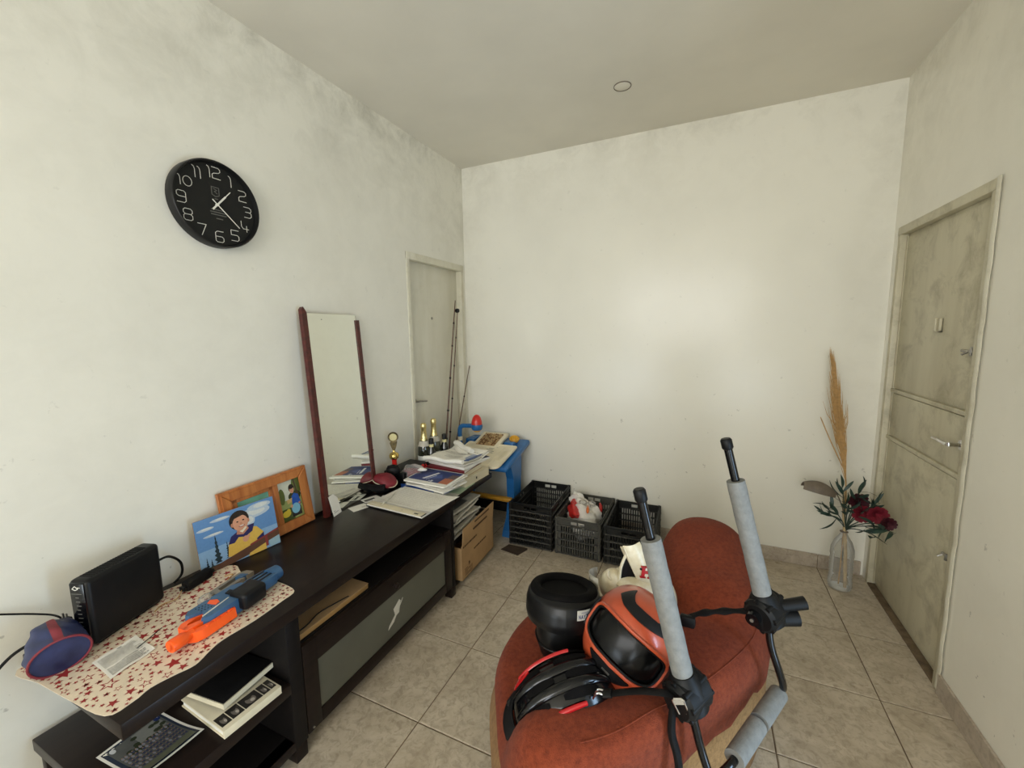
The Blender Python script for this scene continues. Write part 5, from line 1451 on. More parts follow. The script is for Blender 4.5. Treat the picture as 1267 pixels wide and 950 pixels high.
MB().tube(catmull([(0.085, -0.275, 0.575), (0.083, -0.275, 0.64), (0.082, -0.275, 0.705), (0.090, -0.275, 0.735), (0.110, -0.275, 0.748), (0.160, -0.275, 0.752), (0.205, -0.275, 0.755)], 5), 0.0165, 12).build('lamp_arm', M['blue_plastic'], dk)
MB().cyl((0.084, -0.275, 0.635), (0.083, -0.275, 0.665), 0.0185, None, 14).build('arm_collar', M['cream_plastic'], dk)
LP = frame((0.232, -0.275, 0.735), (1, 0, 0), (0, 1, 0))
sh_ = MB().lathe([(0.0, -0.010), (0.034, -0.008), (0.041, 0.004), (0.043, 0.022), (0.041, 0.034), (0.0, 0.036)], 26, LP).build('lamp_shade', M['blue_plastic'], dk)
MB().lathe([(0.040, 0.035), (0.038, 0.058), (0.030, 0.084), (0.017, 0.102), (0.0, 0.108)], 26, LP).build('egg_cap', M['red_plastic'], sh_)
MB().lathe([(0.0, -0.024), (0.020, -0.022), (0.033, -0.008), (0.0, -0.006)], 24, LP).build('lamp_lens', M['yellow_plastic'], sh_)

# ------------------------------------------------------------------ crates along the back wall
def crate(name, label, x0, x1, y0, y1, h, material, ribs, rz=0.0, dip=False):
    t = thing(name, label, 'crate', ((x0 + x1) / 2, (y0 + y1) / 2, 0.0015), (0, 0, rz))
    w, l, th = x1 - x0, y1 - y0, 0.005
    m = M[material]
    def side(length, axis):
        """lattice panel: rails, ribs, upright bars, handle slot; axis frame puts local x along the side, z up, y outwards"""
        mb, rb = MB(), MB()
        mb.bx(-length / 2, length / 2, -0.007, 0.006, h - 0.016, h - 0.010).bx(-length / 2, length / 2, -th, 0, h - 0.014, h)
        hs, hz = 0.045, h - 0.046
        mb.bx(-length / 2, -hs, -th, 0, hz - 0.008, h - 0.014).bx(hs, length / 2, -th, 0, hz - 0.008, h - 0.014).bx(-0.004, 0.004, -th, 0, hz - 0.008, h - 0.014)
        mb.bx(-hs, hs, -th, 0, hz - 0.012, hz + 0.006)
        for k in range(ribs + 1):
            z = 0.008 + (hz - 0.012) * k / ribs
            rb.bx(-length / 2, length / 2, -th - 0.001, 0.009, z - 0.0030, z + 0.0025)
        n = int(length / 0.0155)
        for k in range(n + 1):
            x = -length / 2 + length * k / n
            if abs(x) < length * 0.38 or k in (0, n):
                mb.bx(x - 0.0035, x + 0.0035, -th, 0.0, 0.004, hz - 0.008)
        for s in (-1, 1):
            mb.bx(min(s * length / 2, s * length * 0.38), max(s * length / 2, s * length * 0.38), -th, 0.0, 0.004, hz - 0.008)
        return mb, rb
    for (ax, length, off) in ((frame((0, -l / 2, 0), (1, 0, 0), (0, -1, 0), (0, 0, 1)), w, 0), (frame((0, l / 2, 0), (-1, 0, 0), (0, 1, 0), (0, 0, 1)), w, 0),
                              (frame((-w / 2, 0, 0), (0, -1, 0), (-1, 0, 0), (0, 0, 1)), l, 0), (frame((w / 2, 0, 0), (0, 1, 0), (1, 0, 0), (0, 0, 1)), l, 0)):
        mb, rb = side(length, None)
        mb.v = [tuple(ax @ Vector(v)) for v in mb.v]
        rb.v = [tuple(ax @ Vector(v)) for v in rb.v]
        sp_ = mb.build('side_panel', m, t, smooth=False, fix=True)
        rb.build('ribs', M['crate_highlight'], sp_, smooth=False, fix=True)
    bt = MB().bx(-w / 2, w / 2, -l / 2, l / 2, 0.0, 0.004)
    for k in range(1, 9):
        bt.bx(-w / 2 + w * k / 9 - 0.003, -w / 2 + w * k / 9 + 0.003, -l / 2, l / 2, 0.004, 0.008)
    bt.build('base', m, t, smooth=False)
    for sx in (-1, 1):
        for sy in (-1, 1):
            MB().cyl((sx * (w / 2 - 0.004), sy * (l / 2 - 0.004), 0.0), (sx * (w / 2 - 0.004), sy * (l / 2 - 0.004), h), 0.011, None, 12).build('corner_post', m, t)
    return t
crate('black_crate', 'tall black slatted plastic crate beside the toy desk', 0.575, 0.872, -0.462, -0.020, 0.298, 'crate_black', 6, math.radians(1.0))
crate('grey_crate', 'dusty grey slatted plastic crate holding a carrier bag', 0.908, 1.196, -0.458, -0.020, 0.248, 'crate_grey', 4, math.radians(-0.5))
crate('dark_crate', 'empty dark grey-green slatted crate behind the helmets', 1.222, 1.512, -0.455, -0.020, 0.243, 'crate_dark', 4, math.radians(0.5))

cb = thing('carrier_bag', 'crumpled white and red plastic carrier bag inside the grey crate', 'carrier bag', (1.035, -0.220, 0.010), (0, 0, 0.3))
def bagf(p):
    n = p.normalized() if p.length > 0 else p
    k = 1 + 0.13 * math.sin(6 * n.x + 4 * n.z) + 0.09 * math.sin(9 * n.y + 4 * n.x) + 0.035 * math.cos(19 * n.z + 9 * n.y)
    return Vector((p.x * k, p.y * k, p.z * k))
MB().ball((0, 0, 0.145), (0.105, 0.150, 0.120), 40, 24, None, bagf).build('bag_body', M['bag_white'], cb)
MB().ball((-0.070, -0.02, 0.215), (0.040, 0.110, 0.050), 26, 16, None, bagf).build('red_panel', M['bag_red'], cb)
MB().ball((-0.05, 0.08, 0.245), (0.05, 0.030, 0.055), 20, 12, None, bagf).build('bag_handle', M['bag_white'], cb)
MB().ball((0.11, 0.02, 0.215), (0.012, 0.05, 0.03), 16, 10, None, bagf).build('red_corner', M['bag_red'], cb)
gg = thing('clear_goggles', 'clear round plastic goggles lying on the carrier bag', 'goggles', (1.060, -0.240, 0.268), (0.5, 0, 0.2))
for sx in (-1, 1):
    MB().ball((sx * 0.030, 0, 0.014), (0.026, 0.022, 0.022), 18, 10).build('lens', M['clear_bag'], gg)
    MB().tube([(sx * 0.030 + 0.026 * math.cos(a), 0.006, 0.014 + 0.022 * math.sin(a)) for a in [2 * PI * k / 20 for k in range(20)]], 0.0022, 6, closed=True).build('lens_rim', M['toy_grey'], gg)
ob = thing('orange_tag', 'small bright orange plastic piece lying beside the goggles', 'plastic piece', (1.080, -0.320, 0.258), (0.4, 0.2, 0.3))
MB().ball((0, 0, 0.010), (0.010, 0.030, 0.010), 14, 10).build('body', M['orange_bit'], ob)
MB().tube([(0.006 * math.cos(a), 0.032 + 0.006 * math.sin(a), 0.012) for a in [2 * PI * k / 14 for k in range(14)]], 0.0016, 6, closed=True).build('loop', M['orange_bit'], ob)

# ------------------------------------------------------------------ bottle with dried grass and artificial flowers
VX, VY = 2.478, -0.195
vs = thing('plastic_bottle', 'clear plastic drinks bottle used as a vase on the floor by the right door', 'bottle', (VX, VY, 0.0005))
prof = [(0.0, 0.006), (0.030, 0.0), (0.052, 0.006), (0.056, 0.020), (0.055, 0.045)]
for k in range(8):
    prof += [(0.0545, 0.052 + k * 0.017), (0.0515, 0.060 + k * 0.017)]
prof += [(0.055, 0.20), (0.053, 0.235), (0.040, 0.275), (0.022, 0.305), (0.014, 0.322), (0.0135, 0.335)]
MB().lathe(prof, 36).build('bottle_wall', M['pet'], vs)
MB().lathe([(0.0140, 0.326), (0.0190, 0.328), (0.0190, 0.331), (0.0140, 0.333)], 24).build('neck_ring', M['pod'], vs, fix=True)
def onbottle(x, y, z):
    return Vector((VX + x, VY + y, z))
stk_ = tag(MB().tube([onbottle(0.022, -0.010, 0.012), onbottle(0.014, -0.004, 0.20), onbottle(0.002, 0.0, 0.34), onbottle(-0.008, 0.004, 0.44), onbottle(-0.014, 0.006, 0.56)], [0.008, 0.0085, 0.0085, 0.0075, 0.006], 8).build('peeled_stick', M['stick']), 'pale peeled stick standing in the plastic bottle', 'stick')
pg = thing('pampas_grass', 'tall dried tan pampas grass plume standing in the plastic bottle', 'dried grass', (0, 0, 0))
p0, p1, p2 = onbottle(-0.004, 0.004, 0.02), onbottle(-0.002, 0.035, 0.60), onbottle(-0.085, 0.095, 1.225)
MB().tube(catmull([p0, onbottle(0, 0.005, 0.33), p1, p1.lerp(p2, 0.5)], 6), 0.0035, 6).build('stem', M['straw'], pg)
rg = random.Random(6)
pm = MB()
for k in range(520):
    t = rg.random() ** 0.85
    base = p1.lerp(p2, max(0, t * 0.86 - 0.02))
    l = 0.12 + 0.20 * rg.random() * (1 - 0.5 * t)
    sp = (0.010 + 0.018 * math.sin(min(1, t * 1.25) * PI) ** 0.8)
    d = (p2 - p1).normalized()
    off = Vector((rg.gauss(0, 1), rg.gauss(0, 1) * 0.7, 0)) * sp * 0.62
    e = base + d * l + off
    if e.y > -0.012:
        e.y = -0.012
    e2 = base.lerp(e, 0.55) + off * 0.25
    pm.tube([base, e2, e], [0.0016, 0.0016, 0.0004], 3, caps=False)
pl_ = pm.build('plume', M['straw'], pg)
pl_['kind'] = 'stuff'
MB().tube(catmull([p1.lerp(p2, 0.10), p1.lerp(p2, 0.35) + Vector((-0.05, -0.01, 0)), p1.lerp(p2, 0.56) + Vector((-0.085, -0.01, 0))], 6), [0.003] * 6 + [0.003] * 6 + [0.0015], 5).build('side_spike', M['straw'], pg)

fl = thing('artificial_flowers', 'bunch of crimson artificial flowers with dark green leaves in the plastic bottle', 'flowers', (0, 0, 0))
rg = random.Random(12)
neck = onbottle(0.004, -0.002, 0.335)
def leaf_mesh():
    def f(u, v):
        w = 0.095 * math.sin(PI * min(1, u * 0.97 + 0.03)) ** 0.8
        return (u, (v - 0.5) * 2 * w, 0.12 * math.sin(PI * u) + 0.03 * abs(v - 0.5))
    return MB().sheet(f, 7, 2).mesh('leaf', M['leaf'])
LM = leaf_mesh()
def add_leaf(p, d, length, tw):
    d = Vector(d).normalized()
    s = d.cross(Vector((0, 0, 1)))
    s = s.normalized() if s.length > 1e-4 else Vector((1, 0, 0))
    n = s.cross(d).normalized()
    s, n = s * math.cos(tw) + n * math.sin(tw), n * math.cos(tw) - s * math.sin(tw)
    o = bpy.data.objects.new('leaf', LM)
    COL.objects.link(o)
    o.parent = fl
    o.matrix_local = frame(p, d * length, s * length, n * length)
sprays = [((-0.085, -0.04, 0.47), 9), ((-0.10, -0.03, 0.42), 7), ((-0.04, -0.05, 0.60), 8), ((0.04, -0.06, 0.60), 8), ((0.10, -0.13, 0.56), 9), ((0.125, -0.24, 0.46), 8), ((0.10, -0.25, 0.40), 5), ((-0.02, -0.09, 0.50), 6)]
for (tip, n) in sprays:
    tipw = onbottle(*tip)
    mid = neck.lerp(tipw, 0.55) + Vector((0, 0, 0.03))
    path = catmull([onbottle(0.002, 0, 0.16), neck, mid, tipw], 6)
    MB().tube(path, [0.0026] * (len(path) - 4) + [0.002, 0.0016, 0.0012, 0.0008], 5).build('stem', M['stem'], fl)
    for k in range(n):
        q = path[int(len(path) * 0.62) + int((len(path) * 0.38 - 1) * k / max(1, n - 1))]
        ax = (tipw - mid).normalized()
        side = Vector((rg.gauss(0, 1), rg.gauss(0, 1), rg.gauss(0.2, 0.7)))
        d = ax * 0.9 + side * 0.75
        ln = 0.060 + 0.045 * rg.random()
        e = q + d.normalized() * ln
        if e.x > W - 0.012 or e.y > -0.012:
            d.x, d.y = -abs(d.x), -abs(d.y)
        add_leaf(q, d, ln, rg.random() * 3)
def bloom(c, r, material, seed):
    rg = random.Random(seed)
    mb = MB()
    for ring, (n, rr, lift) in enumerate(((11, 1.0, 0.0), (10, 0.82, 0.35), (8, 0.6, 0.65), (6, 0.38, 0.9))):
        for k in range(n):
            a = 2 * PI * k / n + ring * 0.5 + 0.2 * rg.random()
            d = Vector((math.cos(a), -0.35 - 0.5 * lift, math.sin(a)))
            d = (d.normalized() * r * rr)
            s = Vector((-math.sin(a), 0, math.cos(a))) * r * 0.34
            up = Vector((0, -1, 0)) * r * (0.25 + 0.4 * lift)
            def f(u, v, d=d, s=s, up=up):
                w = math.sin(PI * (0.12 + 0.80 * u)) ** 0.7
                return c + d * u + s * (v - 0.5) * 2 * w + up * (u * u * 0.3 + 0.25 * math.sin(v * 9) * 0.3)
            mb.sheet(f, 4, 4)
    return mb.build('bloom', M[material], fl)
bloom(onbottle(0.050, -0.055, 0.470), 0.050, 'petal', 1)
bloom(onbottle(0.098, -0.105, 0.492), 0.050, 'petal', 2)
bloom(onbottle(0.038, -0.030, 0.525), 0.050, 'petal_dark', 3)
bloom(onbottle(0.130, -0.150, 0.470), 0.036, 'petal_dark', 4)
for (x, y, z) in ((0.050, -0.050, 0.47), (0.098, -0.100, 0.49), (0.038, -0.026, 0.525), (0.130, -0.145, 0.46)):
    MB().tube(catmull([onbottle(0.004, 0, 0.2), neck, onbottle(x * 0.5, y * 0.5, 0.42), onbottle(x, y, z)], 5), 0.0028, 6).build('stem', M['stem'], fl)

pd = thing('dried_pod', 'grey-brown curved dried pod on a stem leaning out of the plastic bottle', 'dried pod', (0, 0, 0))
pc_ = onbottle(-0.135, -0.020, 0.555)
PM_ = frame(pc_, Vector((0.94, 0.0, -0.20)).normalized(), Vector((0.0, 1.0, 0.0)))
def podf(u, v):
    a = PI * (v - 0.5) * 0.92
    w = 0.050 * math.sin(PI * min(1.0, 0.16 + 0.80 * u)) ** 0.6
    x = -0.075 + 0.155 * u
    return PM_ @ Vector((x, w * math.sin(a), 0.062 * math.cos(a) * math.sin(PI * (0.10 + 0.75 * (1 - u))) ** 0.7 - 0.015))
MB().sheet(podf, 16, 14, 0.003).build('pod', M['pod'], pd, fix=True)
MB().tube(catmull([podf(0.98, 0.5), onbottle(-0.03, -0.006, 0.50), onbottle(-0.002, 0.0, 0.40), onbottle(0.002, 0.002, 0.20)], 6), 0.003, 6).build('stem', M['pod'], pd)

# ------------------------------------------------------------------ upholstered tub armchair under a red-orange cover
OUTLINE = [(1.148, -1.640), (1.158, -1.810), (1.255, -2.000), (1.345, -2.125), (1.450, -2.165), (1.560, -2.100), (1.660, -1.990), (1.760, -1.850), (1.880, -1.660), (1.955, -1.500), (1.985, -1.330),
           (1.970, -1.140), (1.900, -1.010), (1.790, -0.955), (1.690, -0.990), (1.600, -1.110), (1.480, -1.260), (1.330, -1.390), (1.200, -1.500)]
oc_ = catmull([(x, y, 0) for x, y in OUTLINE], 6, True)
CC = Vector((1.56, -1.60, 0))
SEAT = 0.390
def seg_dist(p, a, b):
    a, b = Vector(a), Vector(b)
    d = b - a
    t = max(0, min(1, (p - a).dot(d) / d.length_squared))
    return (p - (a + d * t)).length, t
LOBES = [((1.80, -1.33), (1.775, -1.085), 0.165, 0.585, 0.640), ((1.83, -1.40), (1.66, -1.90), 0.150, 0.520, 0.500), ((1.65, -1.975), (1.455, -2.070), 0.112, 0.515, 0.515)]
def hgt(x, y):
    p = Vector((x, y))
    h = SEAT + 0.010 * math.sin(7 * x + 2) * math.cos(6 * y)
    acc = math.exp(h * 45)
    for a, b, r, z0, z1 in LOBES:
        d, t = seg_dist(p, a, b)
        zt = z0 + (z1 - z0) * t
        if d < r * 1.35:
            q = d / (r * 1.35)
            hh = SEAT - 0.05 + (zt - SEAT + 0.05) * (1 - q ** 3.2) ** 0.70
            acc += math.exp(hh * 45)
    return math.log(acc) / 45
NS = len(oc_)
chair = thing('tub_armchair', 'tub armchair with worn red-orange cover over tan upholstery, heaped with helmets', 'armchair', (CC.x, CC.y, 0.0))
vs_, fs_ = [], []
rings = [0.0] + [k / 30 for k in range(1, 31)]
EDGE = 0.045
def hem(k):
    p = oc_[k]
    return min((0.370 if p.x < 1.35 else 0.355) + 0.010 * math.sin(k * 0.8) + 0.006 * math.sin(k * 2.3) + (0.02 if p.y > -1.3 else 0.0), edge_z[k] - 0.022)
for s in rings[1:]:
    for k in range(NS):
        p = oc_[k]
        q = CC + (p - CC) * s
        dd = (p - q).length
        z = hgt(q.x, q.y)
        if dd < EDGE:
            z -= EDGE * 0.8 * (1 - math.sqrt(max(0.0, 1 - (1 - dd / EDGE) ** 2)))
        vs_.append((q.x - CC.x, q.y - CC.y, z))
edge_z = [vs_[-NS + k][2] for k in range(NS)]
for j in range(1, 7):
    t = j / 6
    for k in range(NS):
        p = oc_[k]
        out = (p - CC).normalized() * (0.003 * math.sin(t * PI) + 0.002 * math.sin(k * 1.1) * t)
        z = edge_z[k] + (hem(k) - edge_z[k]) * t
        vs_.append((p.x - CC.x + out.x, p.y - CC.y + out.y, z))
for j in range(1, 3):
    for k in range(NS):
        q = oc_[k] - (oc_[k] - CC).normalized() * 0.006 * j
        vs_.append((q.x - CC.x, q.y - CC.y, hem(k) + 0.004 * (j - 1)))
vs_.append((0, 0, hgt(CC.x, CC.y)))
nr = len(vs_) // NS
for i in range(nr - 1):
    for k in range(NS):
        k2 = (k + 1) % NS
        fs_.append((i * NS + k, i * NS + k2, (i + 1) * NS + k2, (i + 1) * NS + k))
fs_ += [(len(vs_) - 1, k, (k + 1) % NS) for k in range(NS)]
MB().add(vs_, fs_).build('fabric_cover', M['red_cover'], chair, angle=80, fix=True)
bv, bf = [], []
for j, (z, ins) in enumerate(((0.045, 0.030), (0.06, 0.018), (0.12, 0.012), (0.25, 0.008), (0.36, 0.010), (0.42, 0.03))):
    for k in range(NS):
        q = oc_[k] - (oc_[k] - CC).normalized() * (ins if oc_[k].x > 1.40 or z > 0.30 else ins - 0.030)
        zz = min(z, edge_z[k] - 0.015)
        bv.append((q.x - CC.x, q.y - CC.y, zz))
for i in range(5):
    for k in range(NS):
        k2 = (k + 1) % NS
        bf.append((i * NS + k, i * NS + k2, (i + 1) * NS + k2, (i + 1) * NS + k))
bf.append(tuple(range(NS - 1, -1, -1)))
MB().add(bv, bf).build('base_upholstery', M['tan_fabric'], chair, angle=60, fix=True)
# stitched seam along the back of the cover
sm = []
for k in range(NS):
    p = oc_[k]
    q = CC + (p - CC) * 0.90
    if p.x > 1.50 and p.y > -2.15 and p.y < -1.15 and p.x > 1.5:
        sm.append((q.x - CC.x, q.y - CC.y, hgt(q.x, q.y) + 0.0005 - (0.0 if (p - q).length > EDGE else EDGE * 0.8 * (1 - math.sqrt(max(0.0, 1 - (1 - (p - q).length / EDGE) ** 2))))))
MB().tube(sm, 0.0020, 6).build('seam_piping', M['red_cover'], chair)
for (x, y) in ((1.26, -1.62), (1.40, -2.08), (1.85, -1.55), (1.80, -1.08)):
    MB().cyl((x - CC.x, y - CC.y, 0.0), (x - CC.x, y - CC.y, 0.05), 0.018, 0.024, 14).build('foot', M['espresso'], chair)

# ------------------------------------------------------------------ helmets
def shell_surface(a, bf, bb, ct, cb, n):
    def f(az, el, off=0.0):
        d = Vector((math.cos(el) * math.sin(az), -math.cos(el) * math.cos(az), math.sin(el)))
        by = bf if d.y < 0 else bb
        cz = ct if d.z > 0 else cb
        r = (abs(d.x / a) ** n + abs(d.y / by) ** n + abs(d.z / cz) ** n) ** (-1 / n)
        return d * (r + off)
    return f
def shell_mesh(f, el0, el1, hole, nu=96, nv=56, off=0.0):
    """surface patchwork over azimuth/elevation leaving out the hole"""
    mb = MB()
    vs, fs = [], []
    for j in range(nv + 1):
        el = el0 + (el1 - el0) * j / nv
        for i in range(nu):
            vs.append(f(2 * PI * i / nu, el, off))
    for j in range(nv):
        el = el0 + (el1 - el0) * (j + 0.5) / nv
        for i in range(nu):
            az = 2 * PI * (i + 0.5) / nu
            az = az if az < PI else az - 2 * PI
            if hole and hole(az, el):
                continue
            i2 = (i + 1) % nu
            fs.append((j * nu + i, j * nu + i2, (j + 1) * nu + i2, (j + 1) * nu + i))
    return mb.add(vs, fs)
def patch(f, corners, off, thick, nu=12, nv=6):
    """raised patch between four (az, el) corners"""
    A, B, C_, D = corners
    def g(u, v):
        az = (A[0] * (1 - u) + B[0] * u) * (1 - v) + (D[0] * (1 - u) + C_[0] * u) * v
        el = (A[1] * (1 - u) + B[1] * u) * (1 - v) + (D[1] * (1 - u) + C_[1] * u) * v
        return f(math.radians(az), math.radians(el), off)
    return MB().sheet(g, nu, nv, thick)
def strip(f, line, width, off, thick, n=24):
    """raised band following (az, el) points in degrees; width is (start .. end) list"""
    P = catmull([(a, e, 0) for a, e in line], 8)
    m = len(P) - 1
    def g(u, v):
        i = min(m, int(round(u * m)))
        p = P[i]
        d = (P[min(i + 1, m)] - P[max(i - 1, 0)])
        d = Vector((-d.y, d.x, 0)).normalized()
        w = width[0] + (width[1] - width[0]) * u if isinstance(width, tuple) else width * (0.25 + 0.75 * math.sin(PI * min(max(u, 0.02), 0.98)) ** 0.6)
        q = p + d * (v - 0.5) * w
        return f(math.radians(q.x), math.radians(q.y), off)
    return MB().sheet(g, m, 4, thick)
def superloop(az0, el0, wa, we, n, k=48):
    out = []
    for i in range(k):
        t = 2 * PI * i / k
        c, s = math.cos(t), math.sin(t)
        out.append((az0 + wa * math.copysign(abs(c) ** (2 / n), c), el0 + we * math.copysign(abs(s) ** (2 / n), s)))
    return out

# orange full-face helmet, tipped towards the camera
oh = thing('orange_helmet', 'scuffed orange full-face motorcycle helmet with dark open visor on the chair', 'helmet', (0, 0, 0))
s_, f_, u_ = ortho(Vector((-0.02, -0.82, 0.40)), Vector((0.50, 0.30, 0.84)))
oh.matrix_world = frame((1.572, -1.752, 0.555), -s_, -f_, u_)
OF = shell_surface(0.122, 0.150, 0.138, 0.132, 0.142, 2.35)
PORT = superloop(0, -3, 56, 20, 4.0)
inport = lambda az, el: (abs(math.degrees(az)) / 56) ** 4 + (abs(math.degrees(el) + 3) / 20) ** 4 < 1
shell_mesh(OF, math.radians(-52), math.radians(90), inport, 120, 72).build('shell', M['orange_gloss'], oh, fix=True)
shell_mesh(OF, math.radians(-52), math.radians(90), inport, 96, 50, -0.012).build('liner', M['liner'], oh, fix=True)
pl2 = [OF(math.radians(a), math.radians(e), 0.0015) for a, e in PORT]
MB().tube(pl2, 0.0052, 8, closed=True).build('visor_gasket', M['orange_gloss'], oh)
MB().tube([OF(math.radians(a * 0.955), math.radians(-3 + (e + 3) * 0.90), -0.002) for a, e in PORT], 0.004, 6, closed=True).build('port_seal', M['rubber'], oh)
patch(OF, [(-51, -19), (51, -19), (51, 14), (-51, 14)], -0.008, 0.002, 24, 8).build('visor', M['visor_dark'], oh, fix=True)
MB().tube([OF(2 * PI * k / 48, math.radians(-52), -0.004) for k in range(48)], 0.006, 8, closed=True).build('rim', M['rubber'], oh)
def vent_top(u, v):
    az = -42 + 80 * u
    top = 41 + 17 * max(0.0, 1 - u * 3.2) + 6 * max(0.0, u - 0.75) * 4
    bot = 33 - 4 * math.sin(PI * u) + 4 * max(0.0, 0.2 - u) * 5
    el = bot + (top - bot) * v
    return OF(math.radians(az), math.radians(el), 0.006 * math.sin(PI * (0.1 + 0.8 * u)) ** 0.5)
MB().sheet(vent_top, 24, 8, 0.006).build('top_vent', M['black_plastic'], oh, fix=True)
def vent_chin(u, v):
    az = -26 + 52 * u
    top = -26 + 1.5 * math.sin(PI * u)
    bot = -27 - 13 * math.sin(PI * u) ** 0.8
    return OF(math.radians(az), math.radians(bot + (top - bot) * v), 0.004)
cvn = MB().sheet(vent_chin, 20, 6, 0.005).build('chin_vent', M['black_plastic'], oh, fix=True)
patch(OF, [(-5, -32), (5, -32), (5, -30), (-5, -30)], 0.0062, 0.001, 4, 2).build('vent_tab', M['steel'], cvn, fix=True)
for sd in (-1, 1):
    side_p = patch(OF, [(sd * 60, -22), (sd * 92, -16), (sd * 92, 10), (sd * 60, 16)], 0.003, 0.004, 10, 8).build('visor_pivot_cover', M['black_plastic'], oh, fix=True)

# black helmet lying upside-down
bh = thing('black_helmet', 'upside-down black full-face helmet with white sticker, neck opening upwards', 'helmet', (1.352, -1.720, SEAT + 0.122), (math.radians(-13), math.radians(3), math.radians(20)))
BF = shell_surface(0.084, 0.096, 0.094, 0.122, 0.120, 2.4)
inp = lambda az, el: (abs(math.degrees(az)) / 60) ** 4 + (abs(math.degrees(el) + 8) / 19) ** 4 < 1
flip = lambda az, el, off=0.0: (lambda p: Vector((p.x, p.y, -p.z)))(BF(az, el, off))
shell_mesh(lambda a, e, o=0.0: flip(a, -e if False else e, o), math.radians(-25), math.radians(90), None, 100, 60).build('shell', M['helmet_black'], bh, fix=True)
def band(a, e, o=0.0):
    p = flip(a, e, o)
    return p
# chin bar and neck roll: wide band round the upper part
def neckband(u, v):
    a = 2 * PI * u
    prof = [(0.085, 0.108), (0.106, 0.108), (0.119, 0.096), (0.124, 0.074), (0.124, 0.040), (0.119, 0.022), (0.098, 0.012)]
    t = v * (len(prof) - 1)
    i = min(int(t), len(prof) - 2)
    r = prof[i][0] * (1 - t + i) + prof[i + 1][0] * (t - i)
    z = prof[i][1] * (1 - t + i) + prof[i + 1][1] * (t - i)
    r = max(r, 0.080)
    k = 1 + 0.10 * abs(math.cos(a)) ** 3 * (1 if math.cos(a) < 0 else 0.5)
    return (r * math.sin(a) * 0.97, -r * math.cos(a) * k * 1.04, z - 0.004 * math.cos(a))
MB().sheet(neckband, 64, 24).build('chin_bar', M['helmet_black'], bh, fix=True)
MB().tube([(0.092 * math.sin(a), -0.098 * math.cos(a), 0.103) for a in [2 * PI * k / 48 for k in range(48)]], 0.0170, 14, closed=True).build('neck_roll', M['liner'], bh)
MB().lathe([(0.092, 0.100), (0.086, 0.06), (0.082, 0.0), (0.05, -0.075), (0.0, -0.09)], 40).build('liner', M['liner'], bh, fix=True)
MB().tube([flip(math.radians(a), math.radians(e), 0.002) for a, e in [(-95 + 190 * k / 30, 22 + 6 * math.cos(PI * (k / 30 - 0.5))) for k in range(31)]], 0.0028, 6).build('visor_edge', M['helmet_black'], bh)
def stick_p(u, v):
    a = math.radians(16 + 30 * u)
    r = 0.1252
    return (r * math.sin(a) * 0.97, -r * math.cos(a) * (1 + 0.05 * abs(math.cos(a)) ** 3) * 1.04, 0.062 + 0.028 * v)
sk = MB().sheet(stick_p, 10, 3, 0.0008).build('sticker', M['marble_white'], bh, fix=True)
def stick_text(u, v, l):
    p = Vector(stick_p(u, v))
    return p + Vector((p.x, p.y, 0)).normalized() * (0.0006 + l)
TB = srgb(52, 64, 108)
glyph = {'N': [[(0, 0), (0, 1), (1, 0), (1, 1)]], 'A': [[(0, 0), (.5, 1), (1, 0)], [(.2, .4), (.8, .4)]], 'Y': [[(0, 1), (.5, .5), (1, 1)], [(.5, .5), (.5, 0)]], 'T': [[(0, 1), (1, 1)], [(.5, 1), (.5, 0)]], 'E': [[(1, 1), (0, 1), (0, 0), (1, 0)], [(0, .5), (.8, .5)]], 'L': [[(0, 1), (0, 0), (1, 0)]], 'S': [[(1, .9), (.2, 1), (0, .75), (1, .3), (.8, 0), (0, .1)]]}
tp_ = []
for i, ch in enumerate('NAYTELS'):
    u0 = 0.08 + i * 0.125
    for stx in glyph[ch]:
        for (p, q) in zip(stx[:-1], stx[1:]):
            a, b = Vector((u0 + p[0] * 0.085, 0.14 + p[1] * 0.42)), Vector((u0 + q[0] * 0.085, 0.14 + q[1] * 0.42))
            d = (b - a)
            n = Vector((-d.y, d.x)).normalized()
            n = Vector((n.x * 0.013, n.y * 0.05))
            tp_.append((TB, [tuple(a - n), tuple(b - n), tuple(b + n), tuple(a + n)]))
tp_ += text_lines(0.2, 0.6, 0.66, 0.86, 1, srgb(150, 154, 170), random.Random(1), 0.6)
stp = sheet_print('sticker_text', bh, tp_, lambda u, v, l: stick_text(u, v, min(l, 0.0006)), M['print'], 0.0001)
stp.parent = sk

